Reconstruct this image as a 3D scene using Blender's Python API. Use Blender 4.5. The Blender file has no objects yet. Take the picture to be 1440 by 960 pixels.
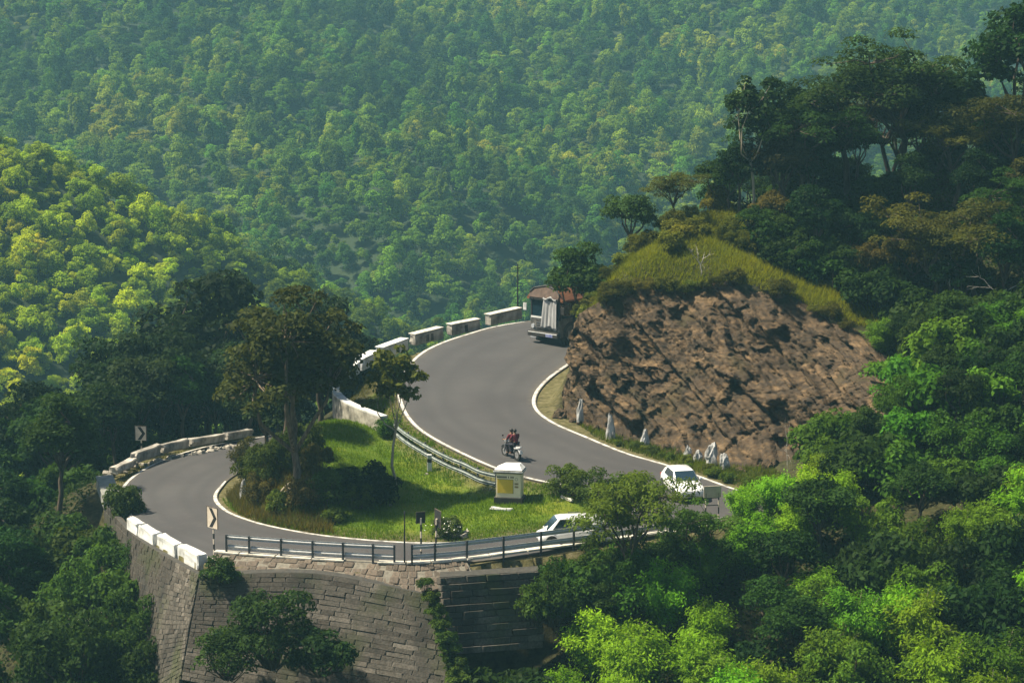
import bpy, bmesh, math, random
import numpy as np
from mathutils import Vector, Matrix, noise, kdtree

# ------------------------------------------------------------------ camera, sky, sun, exposure
SC = bpy.context.scene
COL = SC.collection
FPX = 3248.0
PITCH = math.radians(9.5)
CAMH = 29.2
cam_d = bpy.data.cameras.new('camera')
cam_d.sensor_width = 36.0
cam_d.sensor_fit = 'HORIZONTAL'
cam_d.lens = 36.0 * FPX / 1440.0
cam_d.clip_start = 0.5
cam_d.clip_end = 4000
cam = bpy.data.objects.new('camera', cam_d)
COL.objects.link(cam)
cam.location = (0, 0, CAMH)
cam.rotation_euler = (math.pi / 2 - PITCH, 0, 0)
SC.camera = cam

SUN_EL = math.radians(57)
SUN_AZ = math.radians(-84)          # clockwise from +Y: the sun stands behind the bend, to its left
W = bpy.data.worlds.new('World')
SC.world = W
W.use_nodes = True
wn = W.node_tree
sky = wn.nodes.new('ShaderNodeTexSky')
sky.sky_type = 'NISHITA'
sky.sun_disc = False
sky.sun_elevation = SUN_EL
sky.sun_rotation = SUN_AZ
sky.dust_density = 2.0
wn.links.new(sky.outputs[0], wn.nodes['Background'].inputs[0])
wn.nodes['Background'].inputs[1].default_value = 0.05
sd = bpy.data.lights.new('sun', 'SUN')
sd.energy = 5.0
sd.angle = math.radians(2.5)
sd.color = (1.0, 0.90, 0.70)
sun = bpy.data.objects.new('sun', sd)
COL.objects.link(sun)
sv = Vector((math.sin(SUN_AZ) * math.cos(SUN_EL), math.cos(SUN_AZ) * math.cos(SUN_EL), math.sin(SUN_EL)))
sun.rotation_euler = sv.to_track_quat('Z', 'Y').to_euler()
sun.location = sv * 120
SC.view_settings.view_transform = 'Standard'
SC.view_settings.look = 'None'
SC.view_settings.gamma = 1.0
SC.view_settings.exposure = 1.12
SC.view_settings.use_curve_mapping = False
try:
    SC.cycles.use_denoising = True
    SC.cycles.max_bounces = 6
    SC.cycles.volume_bounces = 1
    SC.cycles.transparent_max_bounces = 6
except Exception:
    pass

# ------------------------------------------------------------------ helpers
def at(px, py, z):
    """a point of the survey: direction (px, py) of the photograph, height z"""
    dx = (px - 720) / FPX
    dy = (480 - py) / FPX
    r = Vector((dx, math.cos(PITCH) + dy * math.sin(PITCH), -math.sin(PITCH) + dy * math.cos(PITCH)))
    t = (z - CAMH) / r.z
    return Vector((r.x * t, r.y * t, z))

def atd(px, py, y):
    dx = (px - 720) / FPX
    dy = (480 - py) / FPX
    r = Vector((dx, math.cos(PITCH) + dy * math.sin(PITCH), -math.sin(PITCH) + dy * math.cos(PITCH)))
    t = y / r.y
    return Vector((r.x * t, y, CAMH + r.z * t))

def lerp(a, b, t):
    return a + (b - a) * t

def sstep(a, b, x):
    t = np.clip((x - a) / (b - a), 0, 1)
    return t * t * (3 - 2 * t)

def mesh(name, verts, faces, mats=(), smooth=False, fmat=None, attr=None):
    me = bpy.data.meshes.new(name)
    me.from_pydata([tuple(v) for v in verts], [], [tuple(f) for f in faces])
    for m in (mats if isinstance(mats, (list, tuple)) else [mats]):
        me.materials.append(m)
    if fmat is not None:
        me.polygons.foreach_set('material_index', fmat)
    if smooth:
        me.polygons.foreach_set('use_smooth', [True] * len(me.polygons))
    if attr is not None:
        a = me.attributes.new('tint', 'FLOAT', 'FACE')
        a.data.foreach_set('value', attr)
    me.update()
    return me

def npmesh(name, V, Fq, mat, attr=None, smooth=False):
    """fast mesh from numpy: V (n,3), Fq (m,k)"""
    me = bpy.data.meshes.new(name)
    n, (m, k) = len(V), Fq.shape
    me.vertices.add(n)
    me.vertices.foreach_set('co', np.ascontiguousarray(V, dtype=np.float32).ravel())
    me.loops.add(m * k)
    me.loops.foreach_set('vertex_index', np.ascontiguousarray(Fq, dtype=np.int32).ravel())
    me.polygons.add(m)
    me.polygons.foreach_set('loop_start', np.arange(0, m * k, k, dtype=np.int32))
    me.polygons.foreach_set('loop_total', np.full(m, k, dtype=np.int32))
    if smooth:
        me.polygons.foreach_set('use_smooth', np.ones(m, dtype=bool))
    me.update(calc_edges=True)
    if attr is not None:
        a = me.attributes.new('tint', 'FLOAT', 'FACE')
        a.data.foreach_set('value', np.asarray(attr, dtype=np.float32))
    if mat:
        me.materials.append(mat)
    return me

def link(name, data, parent=None, loc=None, rot=None, scale=None):
    o = bpy.data.objects.new(name, data)
    COL.objects.link(o)
    if parent is not None:
        o.parent = parent
    if loc is not None:
        o.location = loc
    if rot is not None:
        o.rotation_euler = rot
    if scale is not None:
        o.scale = scale
    return o

def tag(o, label=None, cat=None, group=None, kind=None):
    if label: o['label'] = label
    if cat: o['category'] = cat
    if group: o['group'] = group
    if kind: o['kind'] = kind
    return o

def thing(name, label, cat, loc=(0, 0, 0), rz=0.0, group=None):
    return tag(link(name, None, None, loc, (0, 0, rz)), label, cat, group)

class MB:
    """collects shapes for ONE mesh"""
    def __init__(s):
        s.v = []; s.f = []
    def add(s, verts, faces):
        b = len(s.v)
        s.v += [Vector(p) for p in verts]
        s.f += [tuple(b + i for i in f) for f in faces]
        return s
    def box(s, x0, x1, y0, y1, z0, z1, M=None, bev=0.0):
        bm = bmesh.new()
        bmesh.ops.create_cube(bm, size=1)
        bmesh.ops.scale(bm, vec=(x1 - x0, y1 - y0, z1 - z0), verts=bm.verts)
        bmesh.ops.translate(bm, vec=((x0 + x1) / 2, (y0 + y1) / 2, (z0 + z1) / 2), verts=bm.verts)
        if bev:
            bmesh.ops.bevel(bm, geom=bm.edges[:], offset=bev, segments=2, affect='EDGES', profile=.5)
        vs = [(M @ v.co) if M else v.co.copy() for v in bm.verts]
        for i, v in enumerate(bm.verts): v.index = i
        s.add(vs, [[v.index for v in f.verts] for f in bm.faces])
        bm.free()
        return s
    def tube(s, pts, rad, n=8, cap=True):
        pts = [Vector(p) for p in pts]
        rad = rad if isinstance(rad, (list, tuple)) else [rad] * len(pts)
        rings = []
        for i, p in enumerate(pts):
            t = (pts[min(i + 1, len(pts) - 1)] - pts[max(i - 1, 0)])
            t = t.normalized() if t.length > 1e-6 else Vector((0, 0, 1))
            a = Vector((0, 0, 1)) if abs(t.z) < .9 else Vector((1, 0, 0))
            u = t.cross(a).normalized(); w = t.cross(u)
            rings.append([p + (u * math.cos(2 * math.pi * k / n) + w * math.sin(2 * math.pi * k / n)) * rad[i] for k in range(n)])
        s.loft(rings, True, cap)
        return s
    def loft(s, rings, closed=True, cap=False):
        n = len(rings[0])
        vs = [p for r in rings for p in r]
        fs = []
        for i in range(len(rings) - 1):
            for k in range(n if closed else n - 1):
                k2 = (k + 1) % n
                fs.append((i * n + k, i * n + k2, (i + 1) * n + k2, (i + 1) * n + k))
        if cap:
            fs.append(tuple(range(n))[::-1]); fs.append(tuple((len(rings) - 1) * n + k for k in range(n)))
        s.add(vs, fs)
        return s
    def disc(s, c, ax, r0, r1, th, n=20):
        """ring or disc of thickness th round axis ax"""
        c = Vector(c); ax = Vector(ax).normalized()
        a = Vector((0, 0, 1)) if abs(ax.z) < .9 else Vector((1, 0, 0))
        u = ax.cross(a).normalized(); w = ax.cross(u)
        rr = []
        prof = [(r0, -th / 2), (r1, -th / 2), (r1, th / 2), (r0, th / 2)]
        for k in range(n):
            d = u * math.cos(2 * math.pi * k / n) + w * math.sin(2 * math.pi * k / n)
            rr.append([c + d * r + ax * h for r, h in prof])
        rr.append(rr[0])
        s.loft(rr, True, False)
        return s
    def xf(s, M):
        s.v = [M @ v for v in s.v]
        return s
    def build(s, name, mat, parent=None, smooth=False, **k):
        me = mesh(name, s.v, s.f, mat, smooth)
        bm = bmesh.new(); bm.from_mesh(me)
        bmesh.ops.recalc_face_normals(bm, faces=bm.faces)
        bm.to_mesh(me); bm.free()
        return link(name, me, parent, **k)

def catmull(P, n):
    P = [Vector(p) for p in P]
    out = []
    for i in range(len(P) - 1):
        a = P[max(i - 1, 0)]; b = P[i]; c = P[i + 1]; d = P[min(i + 2, len(P) - 1)]
        for k in range(n):
            t = k / n
            out.append(.5 * ((2 * b) + (c - a) * t + (2 * a - 5 * b + 4 * c - d) * t * t + (3 * b - a - 3 * c + d) * t ** 3))
    out.append(P[-1])
    return out

def resample(P, step):
    out = [P[0].copy()]; acc = 0.0
    for a, b in zip(P[:-1], P[1:]):
        L = (b - a).length; pos = 0.0
        while L - pos > step - acc:
            pos += step - acc; acc = 0.0
            out.append(a.lerp(b, pos / L))
        acc += L - pos
    return out

# ------------------------------------------------------------------ materials
def newmat(name):
    m = bpy.data.materials.new(name)
    m.use_nodes = True
    nt = m.node_tree
    return m, nt, nt.nodes['Principled BSDF']

def N(nt, t, **k):
    n = nt.nodes.new(t)
    for a, v in k.items():
        if a.startswith('i_'):
            key = a[2:]
            n.inputs[int(key) if key.isdigit() else key.replace('_', ' ')].default_value = v
        else:
            setattr(n, a, v)
    return n

def ramp(nt, fac, stops):
    r = nt.nodes.new('ShaderNodeValToRGB')
    el = r.color_ramp.elements
    while len(el) > 1: el.remove(el[0])
    el[0].position = stops[0][0]; el[0].color = (*stops[0][1], 1)
    for p, c in stops[1:]:
        e = el.new(p); e.color = (*c, 1)
    nt.links.new(fac, r.inputs[0])
    return r.outputs[0]

def mixc(nt, fac, a, b, mode='MIX'):
    m = nt.nodes.new('ShaderNodeMix'); m.data_type = 'RGBA'; m.blend_type = mode
    for sock, v in ((m.inputs[0], fac), (m.inputs[6], a), (m.inputs[7], b)):
        if hasattr(v, 'is_output'): nt.links.new(v, sock)
        elif isinstance(v, (int, float)): sock.default_value = v
        else: sock.default_value = (*v, 1)
    return m.outputs[2]

def noise_tex(nt, scale, detail=4, rough=.55, coord='Object', stretch=None):
    tc = nt.nodes.new('ShaderNodeTexCoord')
    src = tc.outputs[coord]
    if coord == 'World':
        pass
    if stretch:
        mp = nt.nodes.new('ShaderNodeMapping'); mp.inputs['Scale'].default_value = stretch
        nt.links.new(src, mp.inputs[0]); src = mp.outputs[0]
    n = nt.nodes.new('ShaderNodeTexNoise')
    n.inputs['Scale'].default_value = scale; n.inputs['Detail'].default_value = detail; n.inputs['Roughness'].default_value = rough
    nt.links.new(src, n.inputs['Vector'])
    return n.outputs['Fac']

def bump(nt, bs, height, strength=.4, dist=.02):
    b = nt.nodes.new('ShaderNodeBump'); b.inputs['Strength'].default_value = strength; b.inputs['Distance'].default_value = dist
    nt.links.new(height, b.inputs['Height']); nt.links.new(b.outputs[0], bs.inputs['Normal'])

def surf(name, cols, scale=3, rough=.8, bumpd=.02, metal=0.0, spec=.4, detail=5, rnd=0.0, stretch=None, bscale=None):
    """two- or three-colour weathered surface; rnd = brightness spread from object to object"""
    m, nt, bs = newmat(name)
    f = noise_tex(nt, scale, detail, stretch=stretch)
    k = len(cols)
    if k == 1:
        col = mixc(nt, f, tuple(c * .8 for c in cols[0]), tuple(min(1, c * 1.15) for c in cols[0]))
    else:
        col = ramp(nt, f, [(.3 + .4 * i / (k - 1), c) for i, c in enumerate(cols)])
    if rnd:
        oi = nt.nodes.new('ShaderNodeObjectInfo')
        v = N(nt, 'ShaderNodeMapRange', i_3=1 - rnd, i_4=1 + rnd)
        nt.links.new(oi.outputs['Random'], v.inputs[0])
        hs = nt.nodes.new('ShaderNodeHueSaturation')
        nt.links.new(v.outputs[0], hs.inputs['Value']); nt.links.new(col, hs.inputs['Color'])
        col = hs.outputs[0]
    nt.links.new(col, bs.inputs['Base Color'])
    bs.inputs['Roughness'].default_value = rough
    bs.inputs['Metallic'].default_value = metal
    bs.inputs['Specular IOR Level'].default_value = spec
    if bumpd:
        bump(nt, bs, noise_tex(nt, bscale or scale * 4, 5), .6, bumpd)
    return m

def foliage(name, dark, light, trans=.45, rough=.55, hue=.03, use_color=True):
    """leaf: colour from the face's own tint and the plant's own shade"""
    m, nt, bs = newmat(name)
    out = nt.nodes['Material Output']
    at_ = N(nt, 'ShaderNodeAttribute', attribute_name='tint')
    col = mixc(nt, at_.outputs['Fac'], dark, light)
    oi = nt.nodes.new('ShaderNodeObjectInfo')
    hs = nt.nodes.new('ShaderNodeHueSaturation')
    h = N(nt, 'ShaderNodeMapRange', i_3=.5 - hue, i_4=.5 + hue); nt.links.new(oi.outputs['Random'], h.inputs[0])
    nt.links.new(h.outputs[0], hs.inputs['Hue'])
    wn_ = nt.nodes.new('ShaderNodeTexWhiteNoise'); wn_.noise_dimensions = '1D'; nt.links.new(oi.outputs['Random'], wn_.inputs['W'])
    v = N(nt, 'ShaderNodeMapRange', i_3=.62, i_4=1.35); nt.links.new(wn_.outputs['Value'], v.inputs[0]); nt.links.new(v.outputs[0], hs.inputs['Value'])
    nt.links.new(col, hs.inputs['Color'])
    c = hs.outputs[0]
    if use_color:
        c = mixc(nt, 1.0, c, oi.outputs['Color'], 'MULTIPLY')
    bs.inputs['Roughness'].default_value = rough
    bs.inputs['Specular IOR Level'].default_value = .18
    nt.links.new(c, bs.inputs['Base Color'])
    tr = nt.nodes.new('ShaderNodeBsdfTranslucent')
    tc = mixc(nt, 1.0, c, (1.15, 1.1, .55), 'MULTIPLY'); nt.links.new(tc, tr.inputs[0])
    mx = nt.nodes.new('ShaderNodeMixShader'); mx.inputs[0].default_value = trans
    nt.links.new(bs.outputs[0], mx.inputs[1]); nt.links.new(tr.outputs[0], mx.inputs[2])
    nt.links.new(mx.outputs[0], out.inputs[0])
    return m

M_asphalt, nt, bs = newmat('asphalt')
a1 = noise_tex(nt, .16, 5); a2 = noise_tex(nt, 1.4, 6, .65); a3 = noise_tex(nt, 14, 3, .7)
ac = ramp(nt, a1, [(.30, (.049, .045, .045)), (.5, (.060, .056, .056)), (.7, (.070, .066, .064))])
ac = mixc(nt, ramp(nt, a2, [(.56, (0, 0, 0)), (.72, (.55, .55, .55))]), ac, (.082, .076, .070))
ac = mixc(nt, ramp(nt, a2, [(.28, (.6, .6, .6)), (.40, (0, 0, 0))]), ac, (.042, .040, .040))
ac = mixc(nt, ramp(nt, a3, [(.35, (.35, .35, .35)), (.6, (0, 0, 0))]), ac, (.040, .038, .038))
acr = N(nt, 'ShaderNodeAttribute', attribute_name='across')
trk = ramp(nt, acr.outputs['Fac'], [(.10, (0, 0, 0)), (.18, (.5, .5, .5)), (.26, (.05, .05, .05)), (.34, (.5, .5, .5)), (.44, (0, 0, 0)), (.56, (0, 0, 0)), (.66, (.5, .5, .5)), (.74, (.05, .05, .05)), (.82, (.5, .5, .5)), (.90, (0, 0, 0))])
ac = mixc(nt, trk, ac, (.044, .042, .042))
edg = ramp(nt, acr.outputs['Fac'], [(.0, (1, 1, 1)), (.075, (0, 0, 0)), (.925, (0, 0, 0)), (1, (1, 1, 1))])
ac = mixc(nt, mixc(nt, 1.0, edg, ramp(nt, a2, [(.35, (0, 0, 0)), (.6, (.9, .9, .9))]), 'MULTIPLY'), ac, (.115, .098, .07))
nt.links.new(ac, bs.inputs['Base Color']); bs.inputs['Roughness'].default_value = .8; bs.inputs['Specular IOR Level'].default_value = .25
bump(nt, bs, noise_tex(nt, 35, 4), .4, .006)
M_line = surf('road_paint', [(.12, .115, .105), (.46, .44, .40), (.60, .58, .53)], 2.2, .7, .002, detail=8)
M_white = surf('whitewash', [(.30, .29, .26), (.58, .58, .56), (.68, .68, .66)], 1.6, .8, .015, rnd=.06, detail=8)
M_oldwhite = surf('weathered_whitewash', [(.09, .082, .068), (.30, .275, .235), (.48, .445, .385)], 1.6, .85, .03, rnd=.12, detail=8)
M_rubble = surf('pale_rubble', [(.13, .12, .10), (.32, .29, .24), (.47, .43, .36)], 3.5, .9, .03, rnd=.25)
M_stone, nt, bs = newmat('grey_masonry')
geo = nt.nodes.new('ShaderNodeNewGeometry')
def pos_noise(sc, stretch, detail=5):
    mp = nt.nodes.new('ShaderNodeMapping'); mp.inputs['Scale'].default_value = stretch; nt.links.new(geo.outputs['Position'], mp.inputs[0])
    n = N(nt, 'ShaderNodeTexNoise', i_Scale=sc, i_Detail=float(detail)); nt.links.new(mp.outputs[0], n.inputs['Vector'])
    return n.outputs['Fac']
oi = nt.nodes.new('ShaderNodeObjectInfo')
c0 = ramp(nt, oi.outputs['Random'], [(0, (.056, .047, .037)), (.3, (.078, .068, .055)), (.6, (.094, .083, .067)), (.9, (.115, .10, .082)), (1, (.165, .145, .12))])
c0 = mixc(nt, 1.0, c0, ramp(nt, pos_noise(9, (1, 1, 1), 6), [(.3, (.6, .6, .6)), (.7, (1.25, 1.25, 1.25))]), 'MULTIPLY')
c0 = mixc(nt, ramp(nt, pos_noise(.8, (1, 1, .18)), [(.48, (0, 0, 0)), (.66, (.75, .75, .75))]), c0, (.030, .028, .024))
c0 = mixc(nt, ramp(nt, pos_noise(.45, (1, 1, .7)), [(.53, (0, 0, 0)), (.68, (.7, .7, .7))]), c0, (.050, .058, .022))
nt.links.new(c0, bs.inputs['Base Color']); bs.inputs['Roughness'].default_value = .9; bs.inputs['Specular IOR Level'].default_value = .25
bump(nt, bs, pos_noise(14, (1, 1, 1), 6), .7, .03)
M_joint = surf('dark_joint', [(.03, .028, .025), (.06, .055, .045)], 4, .95, .01)
M_mortar = surf('pale_mortar', [(.10, .09, .07), (.20, .18, .145)], 6, .9, .01)
M_brownstone = surf('brown_masonry', [(.06, .048, .035), (.13, .10, .075)], 4, .9, .02, rnd=.3)
M_steel = surf('galvanised_steel', [(.46, .46, .45), (.60, .60, .59)], 6, .5, 0)
M_darksteel = surf('dark_steel', [(.035, .038, .042), (.07, .075, .08)], 6, .55, 0)
M_black = surf('black_paint', [(.015, .015, .016), (.03, .03, .03)], 8, .55, 0)
M_signwhite = surf('sign_white', [(.6, .5, .40), (.72, .62, .5)], 5, .5, 0)
M_bark = surf('bark', [(.03, .022, .015), (.075, .055, .036), (.13, .10, .07)], 5, .95, .03, stretch=(1, 1, .25))
M_palebark = surf('pale_bark', [(.22, .18, .12), (.42, .36, .26)], 6, .9, .02, stretch=(1, 1, .3))
M_deadwood = surf('dead_wood', [(.25, .22, .18), (.5, .46, .40)], 6, .9, .01)

# ------------------------------------------------------------------ the road: outer and inner edge, from the lower limb round both bends to the crest
def Wd(x, y, z): return Vector((x, y, z))
RO = [Wd(6, 172, -4.2), Wd(-4, 164, -3.4), Wd(-11, 156, -2.6), at(345, 617, -1.6), at(270, 632, -1.3), at(205, 657, -1.0), at(168, 690, -.7), at(186, 733, -.4), at(236, 765, -.2),
      at(300, 786, 0), at(420, 793, 0), at(570, 799, .05), at(660, 790, .15), at(770, 776, .3), at(900, 757, .5), at(1010, 738, .7), at(1075, 720, .85),
      at(1085, 704, 1.0), at(1030, 685, 1.1), at(950, 656, 1.3), at(885, 637, 1.5), at(830, 615, 1.7), at(778, 592, 1.95), at(755, 570, 2.2), at(762, 545, 2.4),
      at(795, 517, 2.6), at(850, 488, 2.9), Wd(13, 160, 3.3), Wd(22, 166, 3.7), Wd(36, 170, 4.2)]
RI = [Wd(6, 165, -4.0), Wd(-4, 157, -3.2), Wd(-10.5, 149.5, -2.4), Wd(-15, 139.5, -1.4), at(330, 668, -.8), at(313, 684, -.6), at(306, 698, -.45), at(315, 712, -.3), at(335, 724, -.2),
      at(380, 738, -.1), at(460, 752, 0), at(570, 761, .1), at(660, 760, .2), at(770, 748, .35), at(850, 730, .5), at(885, 718, .7), at(900, 706, .85),
      at(890, 695, 1.0), at(860, 688, 1.1), at(800, 684, 1.25), at(720, 667, 1.45), at(650, 639, 1.7), at(585, 602, 2.05), at(560, 565, 2.3), at(562, 530, 2.5),
      at(592, 495, 2.8), at(650, 471, 3.1), at(735, 452, 3.4), Wd(12, 167.5, 3.8), Wd(32, 177, 4.3)]
EO = catmull(RO, 10); EI = catmull(RI, 10)
NS = len(EO); NA = 12
lat = [[EO[i].lerp(EI[i], k / NA) for k in range(NA + 1)] for i in range(NS)]
kd = kdtree.KDTree(NS * (NA + 1) + 0)
c = 0
latz = []
for r in lat:
    for p in r:
        kd.insert((p.x, p.y, 0), c); latz.append(p.z); c += 1
kd.balance()
def road_near(x, y):
    co, i, d = kd.find((x, y, 0))
    return d, latz[i]

# ------------------------------------------------------------------ the ground: surveyed heights, the road bench cut into them
class RBF:
    def __init__(s, P, c=2.5):
        P = np.array([tuple(p) for p in P], float)
        s.X = P[:, :2]; s.c = c
        n = len(P)
        D = np.sqrt(((s.X[:, None] - s.X[None]) ** 2).sum(-1) + c * c)
        A = np.zeros((n + 3, n + 3)); A[:n, :n] = D + np.eye(n) * -.15
        A[:n, n] = 1; A[:n, n + 1:] = s.X; A[n, :n] = 1; A[n + 1:, :n] = s.X.T
        s.w = np.linalg.lstsq(A, np.concatenate([P[:, 2], np.zeros(3)]), rcond=None)[0]
    def __call__(s, Q):
        out = np.zeros(len(Q))
        for a in range(0, len(Q), 8000):
            q = Q[a:a + 8000]
            D = np.sqrt(((q[:, None] - s.X[None]) ** 2).sum(-1) + s.c ** 2)
            out[a:a + 8000] = D @ s.w[:-3] + s.w[-3] + q @ s.w[-2:]
        return out

CB = [at(880, 478, 3.0), at(832, 503, 2.8), at(797, 545, 2.4), at(787, 575, 2.05), at(806, 592, 1.8), at(858, 609, 1.55), at(920, 627, 1.35), at(1005, 650, 1.25), at(1080, 650, 1.7), at(1160, 622, 3.0), at(1255, 590, 5.0)]
CT = [atd(890, 405, 155), atd(862, 410, 150), atd(838, 428, 146), atd(812, 440, 141.5), atd(845, 420, 140), atd(900, 402, 139.5), atd(960, 405, 139), atd(1040, 392, 138.5), atd(1115, 415, 138), atd(1185, 452, 136), atd(1265, 505, 133)]
PIN = []
for i in range(0, NS, 8):
    PIN += [tuple(lat[i][0]), tuple(lat[i][NA])]
PIN += [(-26, 128, -2.2), (-30, 129, -5.5), (-38, 130, -10), (-24.6, 139, -2.6), (-28, 146, -6), (-34, 155, -11), (-19, 150, -3.6), (-22, 158, -8), (-12, 164, -6.5), (-2, 172, -8), (-12, 175, -13), (10, 182, -10), (-36, 170, -16),
        # bank between the two limbs, with the big tree
        (-13.6, 121.6, .75), (-11.6, 120.3, 1.0), (-14.4, 126, 1.3), (-11, 127, 2.1), (-9.5, 133, 2.3), (-13.2, 131, 1.3), (-12.6, 137, .9), (-12.5, 143.5, -.2), (-10.5, 150, .6),
        (-8.6, 141, 2.25), (-8.9, 146, 2.5), (-7.9, 153, 2.7), (-5, 160, 3.0), (-11, 146.5, .9), (-9.5, 156, 0), (-6, 163.5, 0), (0, 168.5, .5), (8, 171, 1),
        (-6.5, 127, 1.0), (-4.5, 122, .75), (-8, 119, .5), (-2, 118, .7), (1.5, 118, .9)]
for p in CB: PIN.append((p.x, p.y, p.z - .1))
for b_, p in zip(CB, CT):
    PIN.append((p.x, p.y + .3, p.z - .15))
    m_ = b_.lerp(p, .5); PIN.append((m_.x + .2, m_.y + .9, m_.z - .5))
for q in [(862, 385, 146), (905, 352, 147), (1000, 298, 150), (1100, 283, 152), (1100, 350, 146), (1200, 262, 155), (1300, 245, 158), (1440, 215, 160), (1200, 360, 146), (1300, 400, 141), (1420, 420, 137)]:
    PIN.append(tuple(atd(*q)))
PIN += [(16, 117, 1.4), (20, 116, 2.0), (26, 115, 3.2), (27, 122, 5.6), (18.5, 121.5, 3.0), (15, 121.5, 1.7), (23, 129.5, 7), (32, 130, 8.5), (35, 120, 6),
        (11, 155.5, 7), (20, 161, 9), (32, 166, 11), (40, 160, 16), (40, 145, 15), (28, 172, 4), (20, 174, 1), (30, 182, -3)]
POUT = [(-26, 128, -2.2), (-30, 129, -5.5), (-38, 130, -10), (-24.2, 124, -3), (-22.5, 119, -5), (-20, 113, -7.5), (-15.5, 107, -9), (-10, 104.5, -9.5), (-5, 104, -9), (-2.2, 106, -6.2), (1.2, 108, -4.6), (4.5, 109, -3.2), (8.8, 111, -1.4), (11.5, 112.6, -.3),
        (14, 114, .7), (16, 117, 1.4), (20, 116, 2.0), (26, 115, 3.2), (35, 120, 6), (-15, 97, -13), (0, 97, -10), (10, 100, -6), (20, 103, -2.5), (30, 106, 0), (0, 88, -14), (20, 90, -8), (32, 92, -5), (-26, 106, -12), (-34, 116, -12), (-20, 88, -17)]
for i in range(200, 232, 4):
    d = EI[i] - EO[i]; d.z = 0; d.normalize(); p = EI[i] + d * 1.5
    PIN.append((p.x, p.y, EI[i].z - .95))
ISL = [(p.x, p.y) for p in RI[6:25]] + [(-8.5, 141), (-12.5, 131), (-14, 124)]
Zin_f = RBF(PIN); Zout_f = RBF(POUT)
# the line where the masonry holds the road bench up
FL = [at(136, 668, -.6), at(150, 700, -.5), at(181, 742, -.3), at(229, 772, -.15), at(284, 795, 0), at(430, 801, 0), at(573, 806, .05), at(658, 798, .15), at(760, 784, .3), at(860, 770, .45), at(960, 755, .6), at(1035, 742, .75), at(1100, 724, .9)]
POLY = [(p.x, p.y) for p in FL] + [(16, 116), (60, 112), (60, 230), (-80, 230), (-80, FL[0].y + .5)]
def inpoly(Q, poly):
    r = np.zeros(len(Q), bool)
    x, y = Q[:, 0], Q[:, 1]
    j = len(poly) - 1
    for i in range(len(poly)):
        xi, yi = poly[i]; xj, yj = poly[j]
        if yi != yj:
            r ^= ((yi > y) != (yj > y)) & (x < (xj - xi) * (y - yi) / (yj - yi) + xi)
        j = i
    return r

_rs = np.random.RandomState(5)
_perm = _rs.rand(256, 256)
def vnoise(x, y):
    xi = np.floor(x).astype(int); yi = np.floor(y).astype(int)
    fx = x - xi; fy = y - yi
    fx = fx * fx * (3 - 2 * fx); fy = fy * fy * (3 - 2 * fy)
    g = lambda a, b: _perm[a % 256, b % 256]
    return (g(xi, yi) * (1 - fx) + g(xi + 1, yi) * fx) * (1 - fy) + (g(xi, yi + 1) * (1 - fx) + g(xi + 1, yi + 1) * fx) * fy
def fbm(x, y, o=4):
    s = 0; a = .5
    for k in range(o):
        s = s + a * vnoise(x * 2 ** k + 17.3 * k, y * 2 ** k + 9.1 * k); a *= .5
    return s - .47

def zfar(Q):
    x, y = Q[:, 0], Q[:, 1]
    base = np.interp(y, [-60, 0, 20, 50, 80, 110, 150, 200, 260, 420], [24, 24, 16, -3, -14, -20, -25, -38, -48, -50])
    base = base + 34 * np.exp(-((x - 62) / 26) ** 2 - ((y - 135) / 45) ** 2)
    rz = np.interp(x, [-260, -150, -73, -49, -34, -17, 0, 30, 60], [48, 32, 3, -6, -14, -24, -34, -46, -58])
    ry = 338 + .12 * x
    spur = rz - np.where(y < ry, (ry - y) * .50, (y - ry) * .55) + 9 * fbm(x / 38, y / 55) + 4 * fbm(x / 14 + 5, y / 18, 3)
    hill = -40 + (np.clip(y, 0, 960) - (440 + .42 * x)) * .235 + 46 * fbm(x / 105 + 3.1, y / 210 + .7, 3) + 15 * fbm(x / 34 + 1, y / 60, 3)
    hill = np.where(y < 380, hill - (380 - y) * .6, hill)
    k = 4.0
    mx = np.maximum(np.maximum(base, spur), hill)
    z = mx + k * np.log(np.exp((base - mx) / k) + np.exp((spur - mx) / k) + np.exp((hill - mx) / k)) - 1
    return z

def ground(Q):
    Q = np.asarray(Q, float)
    zi = Zin_f(Q); zo = Zout_f(Q)
    ins = inpoly(Q, POLY)
    zl = np.where(ins, zi, zo)
    zl = zl + (fbm(Q[:, 0] / 3.1, Q[:, 1] / 3.1) * .5 + fbm(Q[:, 0] / 9, Q[:, 1] / 9) * .9) * .45
    dr = np.zeros(len(Q)); rz = np.zeros(len(Q))
    for i, (x, y) in enumerate(Q):
        dr[i], rz[i] = road_near(x, y)
    isl = inpoly(Q, ISL) & (rz > 1.35)
    w = np.where(isl, 1 - sstep(.35, 1.25, dr), 1 - sstep(.7, 2.6, dr))
    zl = np.where(ins, zl * (1 - w) + (rz - .04) * w, zl)
    zl = np.where(dr < .5, np.minimum(zl, rz - .09), zl)
    dx = np.maximum(np.maximum(-33 - Q[:, 0], Q[:, 0] - 36), 0); dy = np.maximum(np.maximum(90 - Q[:, 1], Q[:, 1] - 172), 0)
    wf = sstep(0, 12, np.hypot(dx, dy))
    return zl * (1 - wf) + zfar(Q) * wf, dr, ins

GX0, GX1, GY0, GY1, GS = -48.0, 48.0, 78.0, 186.0, .5
gx = np.arange(GX0, GX1 + .01, GS); gy = np.arange(GY0, GY1 + .01, GS)
QX, QY = np.meshgrid(gx, gy)
QQ = np.stack([QX.ravel(), QY.ravel()], 1)
GZ, GDR, GIN = ground(QQ)
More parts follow.
